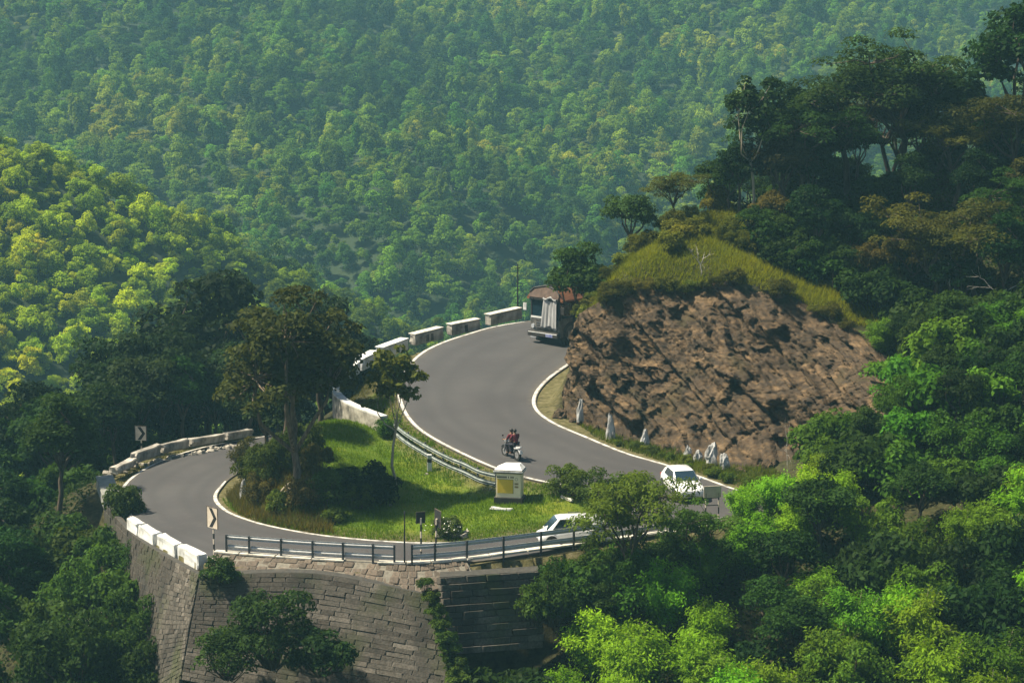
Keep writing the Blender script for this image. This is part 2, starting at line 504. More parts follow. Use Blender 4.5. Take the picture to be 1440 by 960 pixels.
# the hill behind the rock face stays inside the rock
cpoly = [(p.x, p.y) for p in CB] + [(p.x, p.y) for p in CT[::-1]]
inc = np.where(inpoly(QQ, cpoly))[0]
ctp = np.array([(p.x, p.y) for p in catmull(CT, 12)]); cbp = np.array([(p.x, p.y) for p in catmull(CB, 12)])
for i in inc:
    dt = np.sqrt(((ctp - QQ[i]) ** 2).sum(1)).min(); db = np.sqrt(((cbp - QQ[i]) ** 2).sum(1)).min()
    GZ[i] -= 1.9 * float(sstep(.1, 1.0, dt)) * float(sstep(.1, .9, db))
GZ2 = GZ.reshape(QX.shape)
def zg(x, y):
    """height of the built ground"""
    fx = (x - GX0) / GS; fy = (y - GY0) / GS
    if fx < 0 or fy < 0 or fx >= len(gx) - 1 or fy >= len(gy) - 1:
        return float(zfar(np.array([[x, y]]))[0])
    i = int(fx); j = int(fy); u = fx - i; v = fy - j
    return (GZ2[j, i] * (1 - u) + GZ2[j, i + 1] * u) * (1 - v) + (GZ2[j + 1, i] * (1 - u) + GZ2[j + 1, i + 1] * u) * v
def zgs(X, Y):
    fx = np.clip((X - GX0) / GS, 0, len(gx) - 1.001); fy = np.clip((Y - GY0) / GS, 0, len(gy) - 1.001)
    i = fx.astype(int); j = fy.astype(int); u = fx - i; v = fy - j
    return (GZ2[j, i] * (1 - u) + GZ2[j, i + 1] * u) * (1 - v) + (GZ2[j + 1, i] * (1 - u) + GZ2[j + 1, i + 1] * u) * v
def hit(px, py, y0=84, y1=184):
    """where the sight line (px, py) meets the ground"""
    y = y0; prev = None
    while y < y1:
        p = atd(px, py, y)
        if p.z < zg(p.x, p.y): return Vector((p.x, p.y, zg(p.x, p.y)))
        y += .25
    return None

# what grows on the ground: 1 = mown grass bank, 0 = woodland floor
ISL = [(p.x, p.y) for p in RI[6:25]] + [(-8.5, 141), (-12.5, 131), (-14, 124)]
def grassy(Q):
    g = inpoly(Q, ISL).astype(float)
    return g
def gridfaces(nx, ny, keep=None):
    i, j = np.meshgrid(np.arange(nx - 1), np.arange(ny - 1))
    a = (j * nx + i).ravel()
    f = np.stack([a, a + 1, a + 1 + nx, a + nx], 1)
    return f if keep is None else f[keep]

M_ground, nt, bs = newmat('earth_and_grass')
f1 = noise_tex(nt, .5, 6); f2 = noise_tex(nt, 3.0, 6)
cov = N(nt, 'ShaderNodeAttribute', attribute_name='cover')
gcol = ramp(nt, f1, [(.35, (.045, .085, .008)), (.5, (.085, .135, .010)), (.68, (.13, .15, .015))])
ecol = ramp(nt, f2, [(.3, (.018, .016, .010)), (.5, (.035, .036, .014)), (.7, (.06, .052, .025))])
vcol = ramp(nt, f2, [(.3, (.05, .045, .02)), (.5, (.095, .085, .035)), (.7, (.15, .13, .075))])
cc = mixc(nt, cov.outputs['Fac'], ecol, gcol)
vg = N(nt, 'ShaderNodeAttribute', attribute_name='verge')
cc = mixc(nt, vg.outputs['Fac'], cc, vcol)
nt.links.new(cc, bs.inputs['Base Color']); bs.inputs['Roughness'].default_value = .95; bs.inputs['Specular IOR Level'].default_value = .1
bump(nt, bs, noise_tex(nt, 6, 6), .8, .08)

V = np.column_stack([QQ, GZ])
me = npmesh('ground', V, gridfaces(len(gx), len(gy)), M_ground, smooth=True)
a = me.attributes.new('cover', 'FLOAT', 'POINT'); a.data.foreach_set('value', grassy(QQ).astype(np.float32))
vgv = (1 - sstep(.9, 2.2, GDR)) * GIN
a = me.attributes.new('verge', 'FLOAT', 'POINT'); a.data.foreach_set('value', vgv.astype(np.float32))
tag(link('ground', me), kind='structure')
# the valley and the far hillsides
fx = np.concatenate([np.arange(-420, -48, 7.5), np.linspace(-48, 48, 13), np.arange(55.5, 421, 7.5)])
fy = np.concatenate([np.arange(-60, 78, 7.5), np.linspace(78, 186, 15), np.arange(193.5, 1100, 7.5)])
X_, Y_ = np.meshgrid(fx, fy)
Qf = np.stack([X_.ravel(), Y_.ravel()], 1)
Zf = zfar(Qf)
ins_ = (Qf[:, 0] > -47) & (Qf[:, 0] < 47) & (Qf[:, 1] > 79) & (Qf[:, 1] < 185)
Zf2 = np.where(ins_, Zf - 30, Zf)
ff = gridfaces(len(fx), len(fy))
keep = ~ins_[ff].all(1)
M_far = surf('forest_floor', [(.008, .018, .004), (.012, .026, .005), (.018, .032, .007)], .05, .95, 0)
me = npmesh('hillside', np.column_stack([Qf, Zf2]), ff[keep], M_far, smooth=True)
tag(link('hillside', me), kind='structure')

# ------------------------------------------------------------------ road surface and its painted edge lines
vs = []; fs = []
for i in range(NS):
    r = lat[i]
    vs += [r[0] + Vector((0, 0, -.5))] + r + [r[NA] + Vector((0, 0, -.5))]
w = NA + 3
for i in range(NS - 1):
    for k in range(w - 1):
        fs.append((i * w + k, i * w + k + 1, (i + 1) * w + k + 1, (i + 1) * w + k))
acv = [v_ for i in range(NS) for v_ in [0.0] + [k / NA for k in range(NA + 1)] + [1.0]]
road = tag(link('road', mesh('road', vs, fs, M_asphalt, smooth=False)), kind='structure')
a = road.data.attributes.new('across', 'FLOAT', 'POINT'); a.data.foreach_set('value', acv)
def strip(E, other, i0, i1, off, wid):
    vs = []; fs = []
    for i in range(i0, i1):
        d = (other[i] - E[i]); d.z = 0; L = d.length; d.normalize()
        for o in (off, off + wid):
            t = o / L
            p = E[i].lerp(other[i], t)
            vs.append((p.x, p.y, p.z + .006))
    for k in range(len(vs) // 2 - 1):
        fs.append((2 * k, 2 * k + 1, 2 * k + 3, 2 * k + 2))
    return mesh('edge_line', vs, fs, M_line)
for E, o, a_, b_ in ((EO, EI, 20, 92), (EO, EI, 168, NS - 20), (EI, EO, 45, 150), (EI, EO, 150, NS - 20)):
    link('edge_line', strip(E, o, a_, b_, .06, .21), road)

# ------------------------------------------------------------------ the rock cutting
def rows(P, n): 
    return resample(catmull(P, 24), 1e9) if False else catmull(P, n)
def polyline_at(P, t):
    k = t * (len(P) - 1); i = min(int(k), len(P) - 2)
    return P[i].lerp(P[i + 1], k - i)
cb = catmull(CB, 20); ct = catmull(CT, 20)
# even spacing along the foot
def arc(P, n):
    L = [0]
    for a, b in zip(P[:-1], P[1:]): L.append(L[-1] + (b - a).length)
    s = np.linspace(0, L[-1], n)
    return [np.interp(s, L, [p[k] for p in P]) for k in range(3)], np.interp(s, L, np.linspace(0, 1, len(P)))
NU, NV = 430, 170
(_, tpar) = arc(cb, NU)
ridged = lambda p, o=4: sum((1 - abs(2 * noise.noise(p * 2 ** k + Vector((7.1 * k, 3.3, 1.7 * k))))) * .5 ** (k + 1) for k in range(o))
cv = []
dipA = Matrix.Rotation(math.radians(-48), 3, 'Y')
for j in range(NV + 1):
    v = j / NV
    for i in range(NU):
        b = polyline_at(cb, tpar[i]); t = polyline_at(ct, tpar[i])
        p = b.lerp(t, v)
        # steep foot, leaning back near the crest
        prof = math.sin(math.pi * v) * .9
        n = Vector((t.y - b.y, 0, 0))
        nrm = Vector((-.25, -.80, .25))
        if tpar[i] < .28:
            nrm = nrm.lerp(Vector((-1, -.1, .2)), (1 - tpar[i] / .28))
        nrm.normalize()
        q = dipA @ p
        strata = ridged(Vector((q.x * .10, q.y * .12, q.z * .55)), 3) - .47
        big = noise.noise(p * .22 + Vector((3, 0, 5))) * 1.1
        dsp = 0.0
        for sc_, st, am, tl in ((Vector((.30, .30, .62)), 3.7, .62, .55), (Vector((.85, .8, 1.9)), 8.1, .30, .42), (Vector((2.3, 2.2, 4.6)), 5.3, .09, .30)):
            qs = Vector((q.x * sc_.x + noise.noise(p * .5) * .5, q.y * sc_.y, q.z * sc_.z + noise.noise(p * .4 + Vector((9, 9, 9))) * .5))
            d1, pts = noise.voronoi(qs)
            c0 = pts[0]
            h_ = noise.cell_vector(c0 * st)
            loc_ = qs - c0
            dsp += am * (h_.x - .5) + tl * am * 3.2 * ((h_.y - .5) * loc_.x + (h_.z - .5) * loc_.z) - am * .25 * (1 - min(1, (d1[1] - d1[0]) * 12))
        lay = 0.0
        for th, bl, am in ((.95, 2.6, .62), (.34, 1.0, .26), (.13, .45, .10)):
            sz = q.z / th + noise.noise(q * .35) * .7
            n_ = math.floor(sz); bx_ = math.floor(q.x / bl + noise.noise(Vector((n_ * 1.7, q.y * .3, 0))) * 1.2)
            lay += am * (noise.cell(Vector((n_ * 3.3 + .5, bx_ * 5.7 + .5, th * 10))) - .5)
        fib = ridged(Vector((q.x * .22, q.y * .3, q.z * 2.2)), 3) - .47
        fine = noise.noise(p * 2.6) * .08 + noise.noise(p * 6) * .05 + fib * .38
        e = min(1, v * 6) * min(1, (1 - v) * 5)
        ed = .30 + .70 * e
        dsp = prof * .8 + ed * (dsp * .62 + lay + strata * 1.0 + big + fine) - .25
        cv.append(p + nrm * dsp + Vector((0, 0, -.5 * (1 - min(1, v * 8)))))
M_rock, nt, bs = newmat('layered_rock')
r1 = noise_tex(nt, .7, 7, .6); r2 = noise_tex(nt, 1.6, 8, .65, stretch=(.5, .5, 1.8)); r3 = noise_tex(nt, .35, 4)
rc = ramp(nt, r2, [(.28, (.020, .015, .010)), (.42, (.046, .033, .021)), (.55, (.098, .064, .034)), (.72, (.22, .145, .075))])
rc = mixc(nt, ramp(nt, r1, [(.45, (0, 0, 0)), (.62, (.8, .8, .8))]), rc, (.040, .027, .016))
rc = mixc(nt, ramp(nt, r3, [(.55, (0, 0, 0)), (.68, (.5, .5, .5))]), rc, (.05, .042, .014))
nt.links.new(rc, bs.inputs['Base Color']); bs.inputs['Roughness'].default_value = .9; bs.inputs['Specular IOR Level'].default_value = .25
bump(nt, bs, noise_tex(nt, 5, 8, .7), .9, .10)
cliff = tag(link('rock_cliff', npmesh('rock_cliff', np.array([tuple(p) for p in cv]), gridfaces(NU, NV + 1), M_rock)), kind='structure')

# ------------------------------------------------------------------ plants
def foliage2(name, trans=.42, hue=.025, val=(.7, 1.3), far=None, tl=(.62, 1.28), dry=False):
    """leaf colour = the plant's own colour x the leaf's own tint, with a spread from plant to plant"""
    m, nt, bs = newmat(name)
    out = nt.nodes['Material Output']
    at_ = N(nt, 'ShaderNodeAttribute', attribute_name='tint')
    oi = nt.nodes.new('ShaderNodeObjectInfo')
    k = N(nt, 'ShaderNodeMapRange', i_3=tl[0], i_4=tl[1]); nt.links.new(at_.outputs['Fac'], k.inputs[0])
    wn1 = N(nt, 'ShaderNodeTexWhiteNoise', noise_dimensions='1D'); nt.links.new(oi.outputs['Random'], wn1.inputs['W'])
    if far:
        nz = N(nt, 'ShaderNodeTexNoise', i_Scale=.018, i_Detail=3.0); nt.links.new(oi.outputs['Location'], nz.inputs['Vector'])
        m1 = N(nt, 'ShaderNodeMapRange', i_1=.32, i_2=.68, i_3=-.28, i_4=.42); m1.clamp = True; nt.links.new(nz.outputs['Fac'], m1.inputs[0])
        m2 = N(nt, 'ShaderNodeMath', operation='MULTIPLY_ADD', i_1=.72); nt.links.new(wn1.outputs['Value'], m2.inputs[0]); nt.links.new(m1.outputs[0], m2.inputs[2])
        base = ramp(nt, m2.outputs[0], far)
    else:
        base = oi.outputs['Color']
    c = mixc(nt, 1.0, base, mixc(nt, at_.outputs['Fac'], (.60, .75, .8), (1.28, 1.18, .8)) if dry else k.outputs[0], 'MULTIPLY')
    hs = nt.nodes.new('ShaderNodeHueSaturation')
    h = N(nt, 'ShaderNodeMapRange', i_3=.5 - hue, i_4=.5 + hue); nt.links.new(oi.outputs['Random'], h.inputs[0]); nt.links.new(h.outputs[0], hs.inputs['Hue'])
    ad = N(nt, 'ShaderNodeMath', operation='ADD', i_1=3.7); nt.links.new(oi.outputs['Random'], ad.inputs[0])
    wn2 = N(nt, 'ShaderNodeTexWhiteNoise', noise_dimensions='1D'); nt.links.new(ad.outputs[0], wn2.inputs['W'])
    v = N(nt, 'ShaderNodeMapRange', i_3=val[0], i_4=val[1]); nt.links.new(wn2.outputs['Value'], v.inputs[0]); nt.links.new(v.outputs[0], hs.inputs['Value'])
    nt.links.new(c, hs.inputs['Color'])
    c = hs.outputs[0]
    bs.inputs['Roughness'].default_value = .6
    bs.inputs['Specular IOR Level'].default_value = .06
    nt.links.new(c, bs.inputs['Base Color'])
    tr = nt.nodes.new('ShaderNodeBsdfTranslucent')
    tc = mixc(nt, 1.0, c, (1.2, 1.1, .5), 'MULTIPLY'); nt.links.new(tc, tr.inputs[0])
    mx = nt.nodes.new('ShaderNodeMixShader'); mx.inputs[0].default_value = trans
    nt.links.new(bs.outputs[0], mx.inputs[1]); nt.links.new(tr.outputs[0], mx.inputs[2])
    nt.links.new(mx.outputs[0], out.inputs[0])
    return m
M_leaf = foliage2('leaf', hue=.016)
M_grass = foliage2('grass_blade', trans=.5, hue=0, val=(1, 1), dry=True)
M_farleaf = foliage2('far_leaf', far=[(0, (.026, .062, .010)), (.25, (.06, .13, .012)), (.5, (.105, .20, .014)), (.7, (.165, .27, .017)), (.86, (.21, .26, .026)), (1, (.28, .33, .026))])
M_spurleaf = foliage2('spur_leaf', hue=.008, far=[(0, (.085, .13, .010)), (.25, (.19, .30, .010)), (.55, (.30, .42, .011)), (.85, (.40, .48, .012)), (1, (.42, .43, .015))])  # the spur's sun glow is put into these brighter, yellower leaf colours

def unit(a):
    return a / np.maximum(np.linalg.norm(a, axis=1, keepdims=True), 1e-9)

def leaf_quads(C, Nr, L, Wd_, rng, T=None):
    n = len(C)
    Nr = unit(Nr)
    if T is None:
        T = rng.normal(size=(n, 3))
    T = unit(T - Nr * (T * Nr).sum(1, keepdims=True))
    B = np.cross(Nr, T)
    L = np.broadcast_to(np.asarray(L, float), (n,))[:, None]; Wd_ = np.broadcast_to(np.asarray(Wd_, float), (n,))[:, None]
    V = np.stack([C - T * L / 2, C + B * Wd_ / 2 + T * L * .08, C + T * L / 2 - Nr * L * .12, C - B * Wd_ / 2 + T * L * .08], 1).reshape(-1, 3)
    F = np.arange(n * 4).reshape(n, 4)
    return V, F

def clump_leaves(clumps, rng, per, L, Wd_, up=.5, jit=.7):
    """clumps: (centre, radii) -> leaves spread over the shell of every clump; a tint per leaf"""
    Cs, Ns, T = [], [], []
    for c_, r_ in clumps:
        n = int(per * (r_[0] * r_[1] + r_[0] * r_[2]) / 1.0) + 12
        d = unit(rng.normal(size=(n, 3)))
        d[:, 2] = np.where(d[:, 2] < -.35, -d[:, 2], d[:, 2])
        rad = (.45 + .6 * rng.rand(n) ** .6)[:, None]
        Cs.append(np.array(c_) + d * np.array(r_) * rad)
        Ns.append(d * .9 + np.array([0, 0, up]) + rng.normal(size=(n, 3)) * jit)
        T.append(np.clip(.5 + rng.normal() * .2 + rng.normal(size=n) * .18, 0, 1))
    C = np.concatenate(Cs); Nn = np.concatenate(Ns); T = np.concatenate(T)
    s = .7 + .6 * rng.rand(len(C))
    V, F = leaf_quads(C, Nn, L * s, Wd_ * s, rng)
    return V, F, T

def branch(mb, a, b, r0, r1, rng, n=5, sag=.12, sides=6):
    a = Vector(a); b = Vector(b); L = (b - a).length
    pts = []
    o1 = Vector(rng.normal(size=3)) * L * sag
    for k in range(n + 1):
        t = k / n
        pts.append(a.lerp(b, t) + o1 * math.sin(math.pi * t) + Vector(rng.normal(size=3)) * L * .02 * (0 < k < n))
    mb.tube(pts, [lerp(r0, r1, k / n) for k in range(n + 1)], sides, cap=False)
    return pts

def make_broad(rng, H=5.5, R=2.5, trunk=1.7, ncl=34, flat=.72, per=135, L=.25, Wl=.14, tr=.14, clr=(.5, .95), hollow=.55, lean=0.0, top=1.0, mbark=None):
    """round or spreading crown on a forked trunk"""
    mb = MB()
    lx = rng.normal(size=2) * lean
    fork = Vector((lx[0] * .4, lx[1] * .4, trunk))
    branch(mb, (0, 0, -.5), fork, tr * 1.25, tr * .85, rng, 5, .05, 8)
    clumps = []
    nl = 5
    limbs = []
    for k in range(nl):
        a = 2 * math.pi * (k + rng.rand() * .6) / nl
        e = Vector((math.cos(a) * R * .45 + lx[0], math.sin(a) * R * .45 + lx[1], trunk + (H - trunk) * (.35 + .3 * rng.rand())))
        pts = branch(mb, fork, e, tr * .6, tr * .3, rng, 4, .1)
        limbs.append(e)
    for k in range(ncl):
        d = rng.normal(size=3); d /= np.linalg.norm(d)
        rr = hollow + (1 - hollow) * rng.rand()
        z = d[2] if d[2] > -.45 else -d[2] * .6
        c_ = Vector((d[0] * R * rr * .82 + lx[0], d[1] * R * rr * .82 + lx[1], trunk + (H - trunk) * (.42 + .46 * z * rr * top)))
        s = clr[0] + (clr[1] - clr[0]) * rng.rand()
        clumps.append((c_, (s, s * (.8 + .4 * rng.rand()), s * flat * (.8 + .3 * rng.rand()))))
        e = min(limbs, key=lambda q: (q - c_).length)
        branch(mb, e, c_, tr * .26, tr * .08, rng, 3, .1, 5)
    V, F, T = clump_leaves(clumps, rng, per, L, Wl)
    return mb, V, F, T

def make_acacia(rng, H=6.0, R=3.0, per=135):
    """flat-topped crown in thin layers"""
    mb = MB()
    fork = Vector((rng.normal() * .3, rng.normal() * .3, H * .38))
    branch(mb, (0, 0, -.5), fork, .17, .12, rng, 5, .08, 8)
    clumps = []
    for k in range(7):
        a = 2 * math.pi * (k + rng.rand() * .7) / 7
        rr = R * (.3 + .45 * rng.rand())
        e = Vector((math.cos(a) * rr, math.sin(a) * rr, H * (.62 + .25 * rng.rand())))
        branch(mb, fork, e, .085, .035, rng, 5, .1)
        for q in range(8):
            c_ = e + Vector((rng.normal() * .85, rng.normal() * .85, .2 + rng.normal() * .38))
            s = .6 + .5 * rng.rand()
            clumps.append((c_, (s * .85, s * .85, s * .40)))
            branch(mb, e, c_, .028, .01, rng, 3, .1, 4)
    V, F, T = clump_leaves(clumps, rng, per, .21, .10, up=1.1, jit=.45)
    return mb, V, F, T

def make_bush(rng, R=1.3, H=1.7, ncl=24, per=210, L=.21, Wl=.12):
    mb = MB(); clumps = []
    for k in range(ncl):
        a = rng.rand() * 2 * math.pi; rr = R * math.sqrt(rng.rand()) * .85
        z = H * (.12 + .72 * rng.rand() * (1 - .55 * (rr / R) ** 2))
        c_ = Vector((math.cos(a) * rr, math.sin(a) * rr, z))
        s = .3 + .32 * rng.rand()
        clumps.append((c_, (s, s, s * .8)))
        branch(mb, (c_.x * .15, c_.y * .15, -.3), c_, .035, .01, rng, 3, .1, 4)
    V, F, T = clump_leaves(clumps, rng, per, L, Wl)
    return mb, V, F, T

def make_bamboo(rng, H=4.6, R=1.5, nc=40, nl=330, L=.20, Wl=.055):
    """a clump of arching culms, feathery at the tips"""
    mb = MB(); C = []; Nn = []; T = []; Td = []
    for k in range(nc):
        a = rng.rand() * 2 * math.pi; sp = (.15 + .85 * rng.rand() ** .7) * R
        h = H * (.62 + .38 * rng.rand()) * (1 - .22 * sp / R)
        base = Vector((math.cos(a) * .35 * rng.rand(), math.sin(a) * .35 * rng.rand(), -.3))
        pts = []
        for q in range(8):
            t = q / 7
            out = sp * t ** 2.2
            z = h * (t - .16 * (sp / R) * t ** 4)
            pts.append(base + Vector((math.cos(a) * out, math.sin(a) * out, z)))
        mb.tube(pts, [.022 * (1 - .8 * q / 7) + .004 for q in range(8)], 4, cap=False)
        tint = .5 + rng.normal() * .17
        for q in range(nl):
            t = .28 + .72 * rng.rand() ** .75
            i = min(int(t * 7), 6); p = pts[i].lerp(pts[i + 1], t * 7 - i)
            w_ = .34 * (1.15 - .6 * t)
            o = rng.normal(size=3) * w_ * np.array([1, 1, .7])
            C.append(np.array(p) + o); 
            dr = np.array([math.cos(a) + rng.normal() * .9, math.sin(a) + rng.normal() * .9, -.35 + rng.normal() * .45])
            Td.append(dr); Nn.append(np.array([math.cos(a) * .45, math.sin(a) * .45, .75]) + rng.normal(size=3) * .5)
            T.append(tint + rng.normal() * .14)
    C = np.array(C); n = len(C); s = .65 + .7 * rng.rand(n)
    V, F = leaf_quads(C, np.array(Nn), L * s, Wl * s * 1.3, rng, np.array(Td))
    return mb, V, F, np.clip(T, 0, 1)

def make_bare(rng, H=3.0):
    mb = MB()
    def rec(a, d, L, r, k):
        b = a + d * L
        branch(mb, a, b, r, r * .6, rng, 4, .08, 5)
        if k:
            for q in range(2 + (rng.rand() < .4)):
                nd = (d + Vector(rng.normal(size=3)) * .55 + Vector((0, 0, .1))).normalized()
                rec(a.lerp(b, .6 + .4 * rng.rand()), nd, L * (.6 + .2 * rng.rand()), r * .6, k - 1)
    rec(Vector((0, 0, -.3)), Vector((rng.normal() * .15, rng.normal() * .15, 1)).normalized(), H * .42, .055, 3)
    return mb

def make_far(rng, R=3.2, H=6.5, nq=900, L=.75, Wl=.5, ncl=13, up=.6, slim=1.0):
    clumps = []
    for k in range(ncl):
        d = rng.normal(size=3); d /= np.linalg.norm(d); d[2] = abs(d[2])
        c_ = np.array([d[0] * R * .62, d[1] * R * .62, H * .45 + d[2] * H * .33])
        c_ *= np.array([.75 + .5 * rng.rand()] * 2 + [.8 + .4 * rng.rand()])
        s = R * (.18 + .26 * rng.rand())
        clumps.append((c_, (s, s, s * .8 * slim)))
    clumps.append((np.array([0, 0, H * .42]), (R * .62, R * .62, H * .30)))
    tot = sum(r[0] * r[1] + r[0] * r[2] for _, r in clumps)
    V, F, T = clump_leaves(clumps, rng, nq / tot, L, Wl, up=up, jit=.55)
    return V, F, T

def kit(n, seed, fn, bark, **k):
    out = []
    for i in range(n):
        rng = np.random.RandomState(seed + i * 31)
        kk = {a: (v(rng) if callable(v) else v) for a, v in k.items()}
        mb, V, F, T = fn(rng, **kk)
        tm = mesh('trunk', mb.v, mb.f, bark, smooth=True)
        cm = npmesh('crown', V, F, M_leaf, T)
        out.append((tm, cm))
    return out
M_bark2 = surf('streaked_bark', [(.05, .036, .022), (.13, .095, .06), (.24, .18, .12)], 5, .95, .03, stretch=(2, 2, .2))
K_broad = kit(5, 11, make_broad, M_bark)
K_tall = kit(3, 71, make_broad, M_bark, H=7.5, R=2.3, trunk=2.6, ncl=40)
K_acacia = kit(4, 111, make_acacia, M_bark)
K_bush = kit(4, 211, make_bush, M_bark)
K_fine = kit(3, 251, make_bush, M_bark, R=1.5, H=2.2, ncl=34, per=320, L=.15, Wl=.075)
K_bamboo = kit(4, 311, make_bamboo, M_palebark)
K_big = kit(1, 407, make_broad, M_bark2, H=9.2, R=3.6, trunk=1.7, ncl=140, per=120, tr=.17, clr=(.4, .8), hollow=.3, flat=.66)
K_slender = kit(1, 433, make_broad, M_palebark, H=6.5, R=1.4, trunk=2.4, ncl=48, per=100, tr=.055, clr=(.26, .5), hollow=.25, flat=.75, lean=.15)
K_bare = [mesh('trunk', (lambda m: m.v)(mb_), mb_.f, M_deadwood, smooth=True) for mb_ in (make_bare(np.random.RandomState(5)), make_bare(np.random.RandomState(9)), make_bare(np.random.RandomState(14), 4.0))]

rnd = random.Random(77)
def plant(kitset, name, label, cat, loc, sc, col, group=None, rz=None, szz=1.0, idx=None, sink=.0):
    tm, cm = kitset[idx if idx is not None else rnd.randrange(len(kitset))]
    t = thing(name, label, cat, (loc[0], loc[1], loc[2] - sink), rnd.uniform(0, 6.28) if rz is None else rz, group)
    t.scale = (sc, sc, sc * szz)
    link('trunk', tm, t)
    cr = link('crown', cm, t)
    cr.color = (*col, 1)
    return t

# ------------------------------------------------------------------ woods: scattered over the ground with a least spacing
placed = []
def free(x, y, d):
    for a, b, r in placed:
        if (a - x) ** 2 + (b - y) ** 2 < ((d + r) * .5) ** 2: return False
    return True
def jcol(c, j=.18):
    k = 1 + rnd.uniform(-j, j)
    return tuple(max(0, v * k * (1 + rnd.uniform(-.08, .08))) for v in c)
def wood(poly, n, spacing, pick, tries=12000, road_clear=1.2, where=None):
    """pick(x, y, z) -> kit, name, label, cat, scale, colour, group, zscale"""
    xs = [p[0] for p in poly]; ys = [p[1] for p in poly]
    made = 0
    A = np.array([[rnd.uniform(min(xs), max(xs)), rnd.uniform(min(ys), max(ys))] for _ in range(tries)])
    A = A[inpoly(A, poly)]
    for x, y in A:
        if made >= n: break
        d, _ = road_near(x, y)
        if d < road_clear: continue
        k, name, label, cat, sc, col, grp, zz, sp = pick(x, y)
        if not free(x, y, spacing * sp): continue
        placed.append((x, y, spacing * sp))
        lo_, hi_ = {'bamboo': (.85, 1.02), 'shrub': (1.2, 1.5), 'tree': (.72, .92)}.get(cat, (.8, 1.1))
        sizew = 'small ' if sc < lo_ else ('large ' if sc > hi_ else 'mid-sized ')
        if 'small' in label: sizew = ''
        if cat == 'bamboo': label = label.replace('yellow-green', 'lime yellow' if col == C_lime else 'fresh green')
        wl = ', ' + where(x, y) if where else ''
        full = sizew + label + wl
        if len(full.replace(',', ' ').split()) > 15: full = label + wl
        if len(full.replace(',', ' ').split()) > 15: full = label
        plant(k, name, full, cat, (x, y, zg(x, y)), sc, jcol(col), grp, szz=zz, sink=.1)
        made += 1
    return made
C_dark = (.026, .058, .008); C_deep = (.017, .042, .008); C_mid = (.065, .14, .011); C_olive = (.068, .076, .011); C_brown = (.075, .068, .013)
C_lime = (.175, .34, .012); C_fresh = (.125, .24, .013); C_yel = (.17, .17, .02)
placed += [(-11.6, 120.3, 3), (-5.8, 119.5, 2), (-21.8, 138.5, 3.0), (-22.2, 135.5, 4.0), (-23.5, 133, 3.5), (-24, 131.5, 3.5)]

G_hill = 'trees on the hill above the rock cutting'
def pick_hill(x, y):
    r = rnd.random()
    if r < .28: return K_acacia, 'flat_topped_tree', 'dark flat-topped tree with layered crown on the hill above the rock cutting', 'tree', rnd.uniform(.75, 1.15), C_olive if rnd.random() < .5 else C_dark, G_hill, 1.0, 1.2
    if r < .55: return K_broad, 'broadleaf_tree', 'dark green round-crowned tree on the hill above the rock cutting', 'tree', rnd.uniform(.65, 1.0), C_deep, G_hill, 1.0, 1.0
    if r < .72: return K_tall, 'tall_tree', 'tall dark tree on the hill above the rock cutting', 'tree', rnd.uniform(.65, .9), C_deep, G_hill, 1.0, 1.0
    if r < .82: return K_broad, 'rusty_tree', 'olive brown leafed tree on the hill above the rock cutting', 'tree', rnd.uniform(.6, .85), C_brown, G_hill, 1.0, .9
    return K_bush, 'shrub', 'dark green shrub on the hill above the rock cutting', 'shrub', rnd.uniform(1.0, 1.7), C_dark, G_hill, 1.0, .7
n1 = wood([(17, 143), (14, 150.5), (13, 153), (22, 160), (45, 162), (45, 135), (30, 133), (24, 137), (20, 139.5)], 130, 2.7, pick_hill, where=lambda x, y: 'on the crest' if y > 149 else ('on the flank' if y < 141 else 'mid-hill'))
def pick_rslope(x, y):
    r = rnd.random()
    g = 'shrubs on the slope beside the rock cutting'
    if r < .40: return K_bush, 'shrub', 'dark green leafy shrub on the slope between rock cutting and bend', 'shrub', rnd.uniform(1.0, 1.7), C_mid if r < .2 else C_dark, g, 1.1, .8
    if r < .62: return K_fine, 'fine_leaved_shrub', 'fine-leaved fresh green shrub on the slope between rock cutting and bend', 'shrub', rnd.uniform(.9, 1.4), C_mid, g, 1.1, .9
    if r < .82: return K_broad, 'small_tree', 'small dark tree on the slope between rock cutting and bend', 'tree', rnd.uniform(.45, .65), C_dark, g, 1.0, 1.0
    return K_bamboo, 'bamboo_clump', 'green bamboo clump on the slope between rock cutting and bend', 'bamboo', rnd.uniform(.5, .75), C_fresh, g, 1.0, 1.0
n2 = wood([(15.5, 117), (17.5, 124), (20, 128), (21.5, 135), (30, 133), (45, 135), (45, 112), (28, 112)], 130, 2.1, pick_rslope, where=lambda x, y: 'next to the rock' if y > 127 else ('near the bend' if x < 20 else 'higher up'))
def pick_front(x, y):
    r = rnd.random()
    g = 'thicket on the slope below the road'
    if r < .60: return K_bamboo, 'bamboo_clump', 'feathery yellow-green bamboo clump in the thicket below the road', 'bamboo', rnd.uniform(.75, 1.15), C_lime if rnd.random() < .6 else C_fresh, g, 1.0, 1.15
    if r < .74: return K_broad, 'thicket_tree', 'deep green tree in the thicket below the road', 'tree', rnd.uniform(.55, .85), C_dark, g, 1.0, 1.1
    if r < .88: return K_bush, 'shrub', 'dark leafy shrub in the thicket below the road', 'shrub', rnd.uniform(1.1, 1.9), C_deep, g, 1.2, .8
    return K_fine, 'fine_leaved_shrub', 'fine-leaved green shrub in the thicket below the road', 'shrub', rnd.uniform(1.0, 1.5), C_mid, g, 1.2, .9
n3 = wood([(3.5, 107.5), (9, 109.6), (14, 112.5), (28, 112), (42, 112), (40, 84), (4, 84), (-1, 95), (.5, 103)], 170, 2.15, pick_front, where=lambda x, y: 'close under the guardrail' if y > 107 else ('deep down' if y < 96 else 'half-way down'))
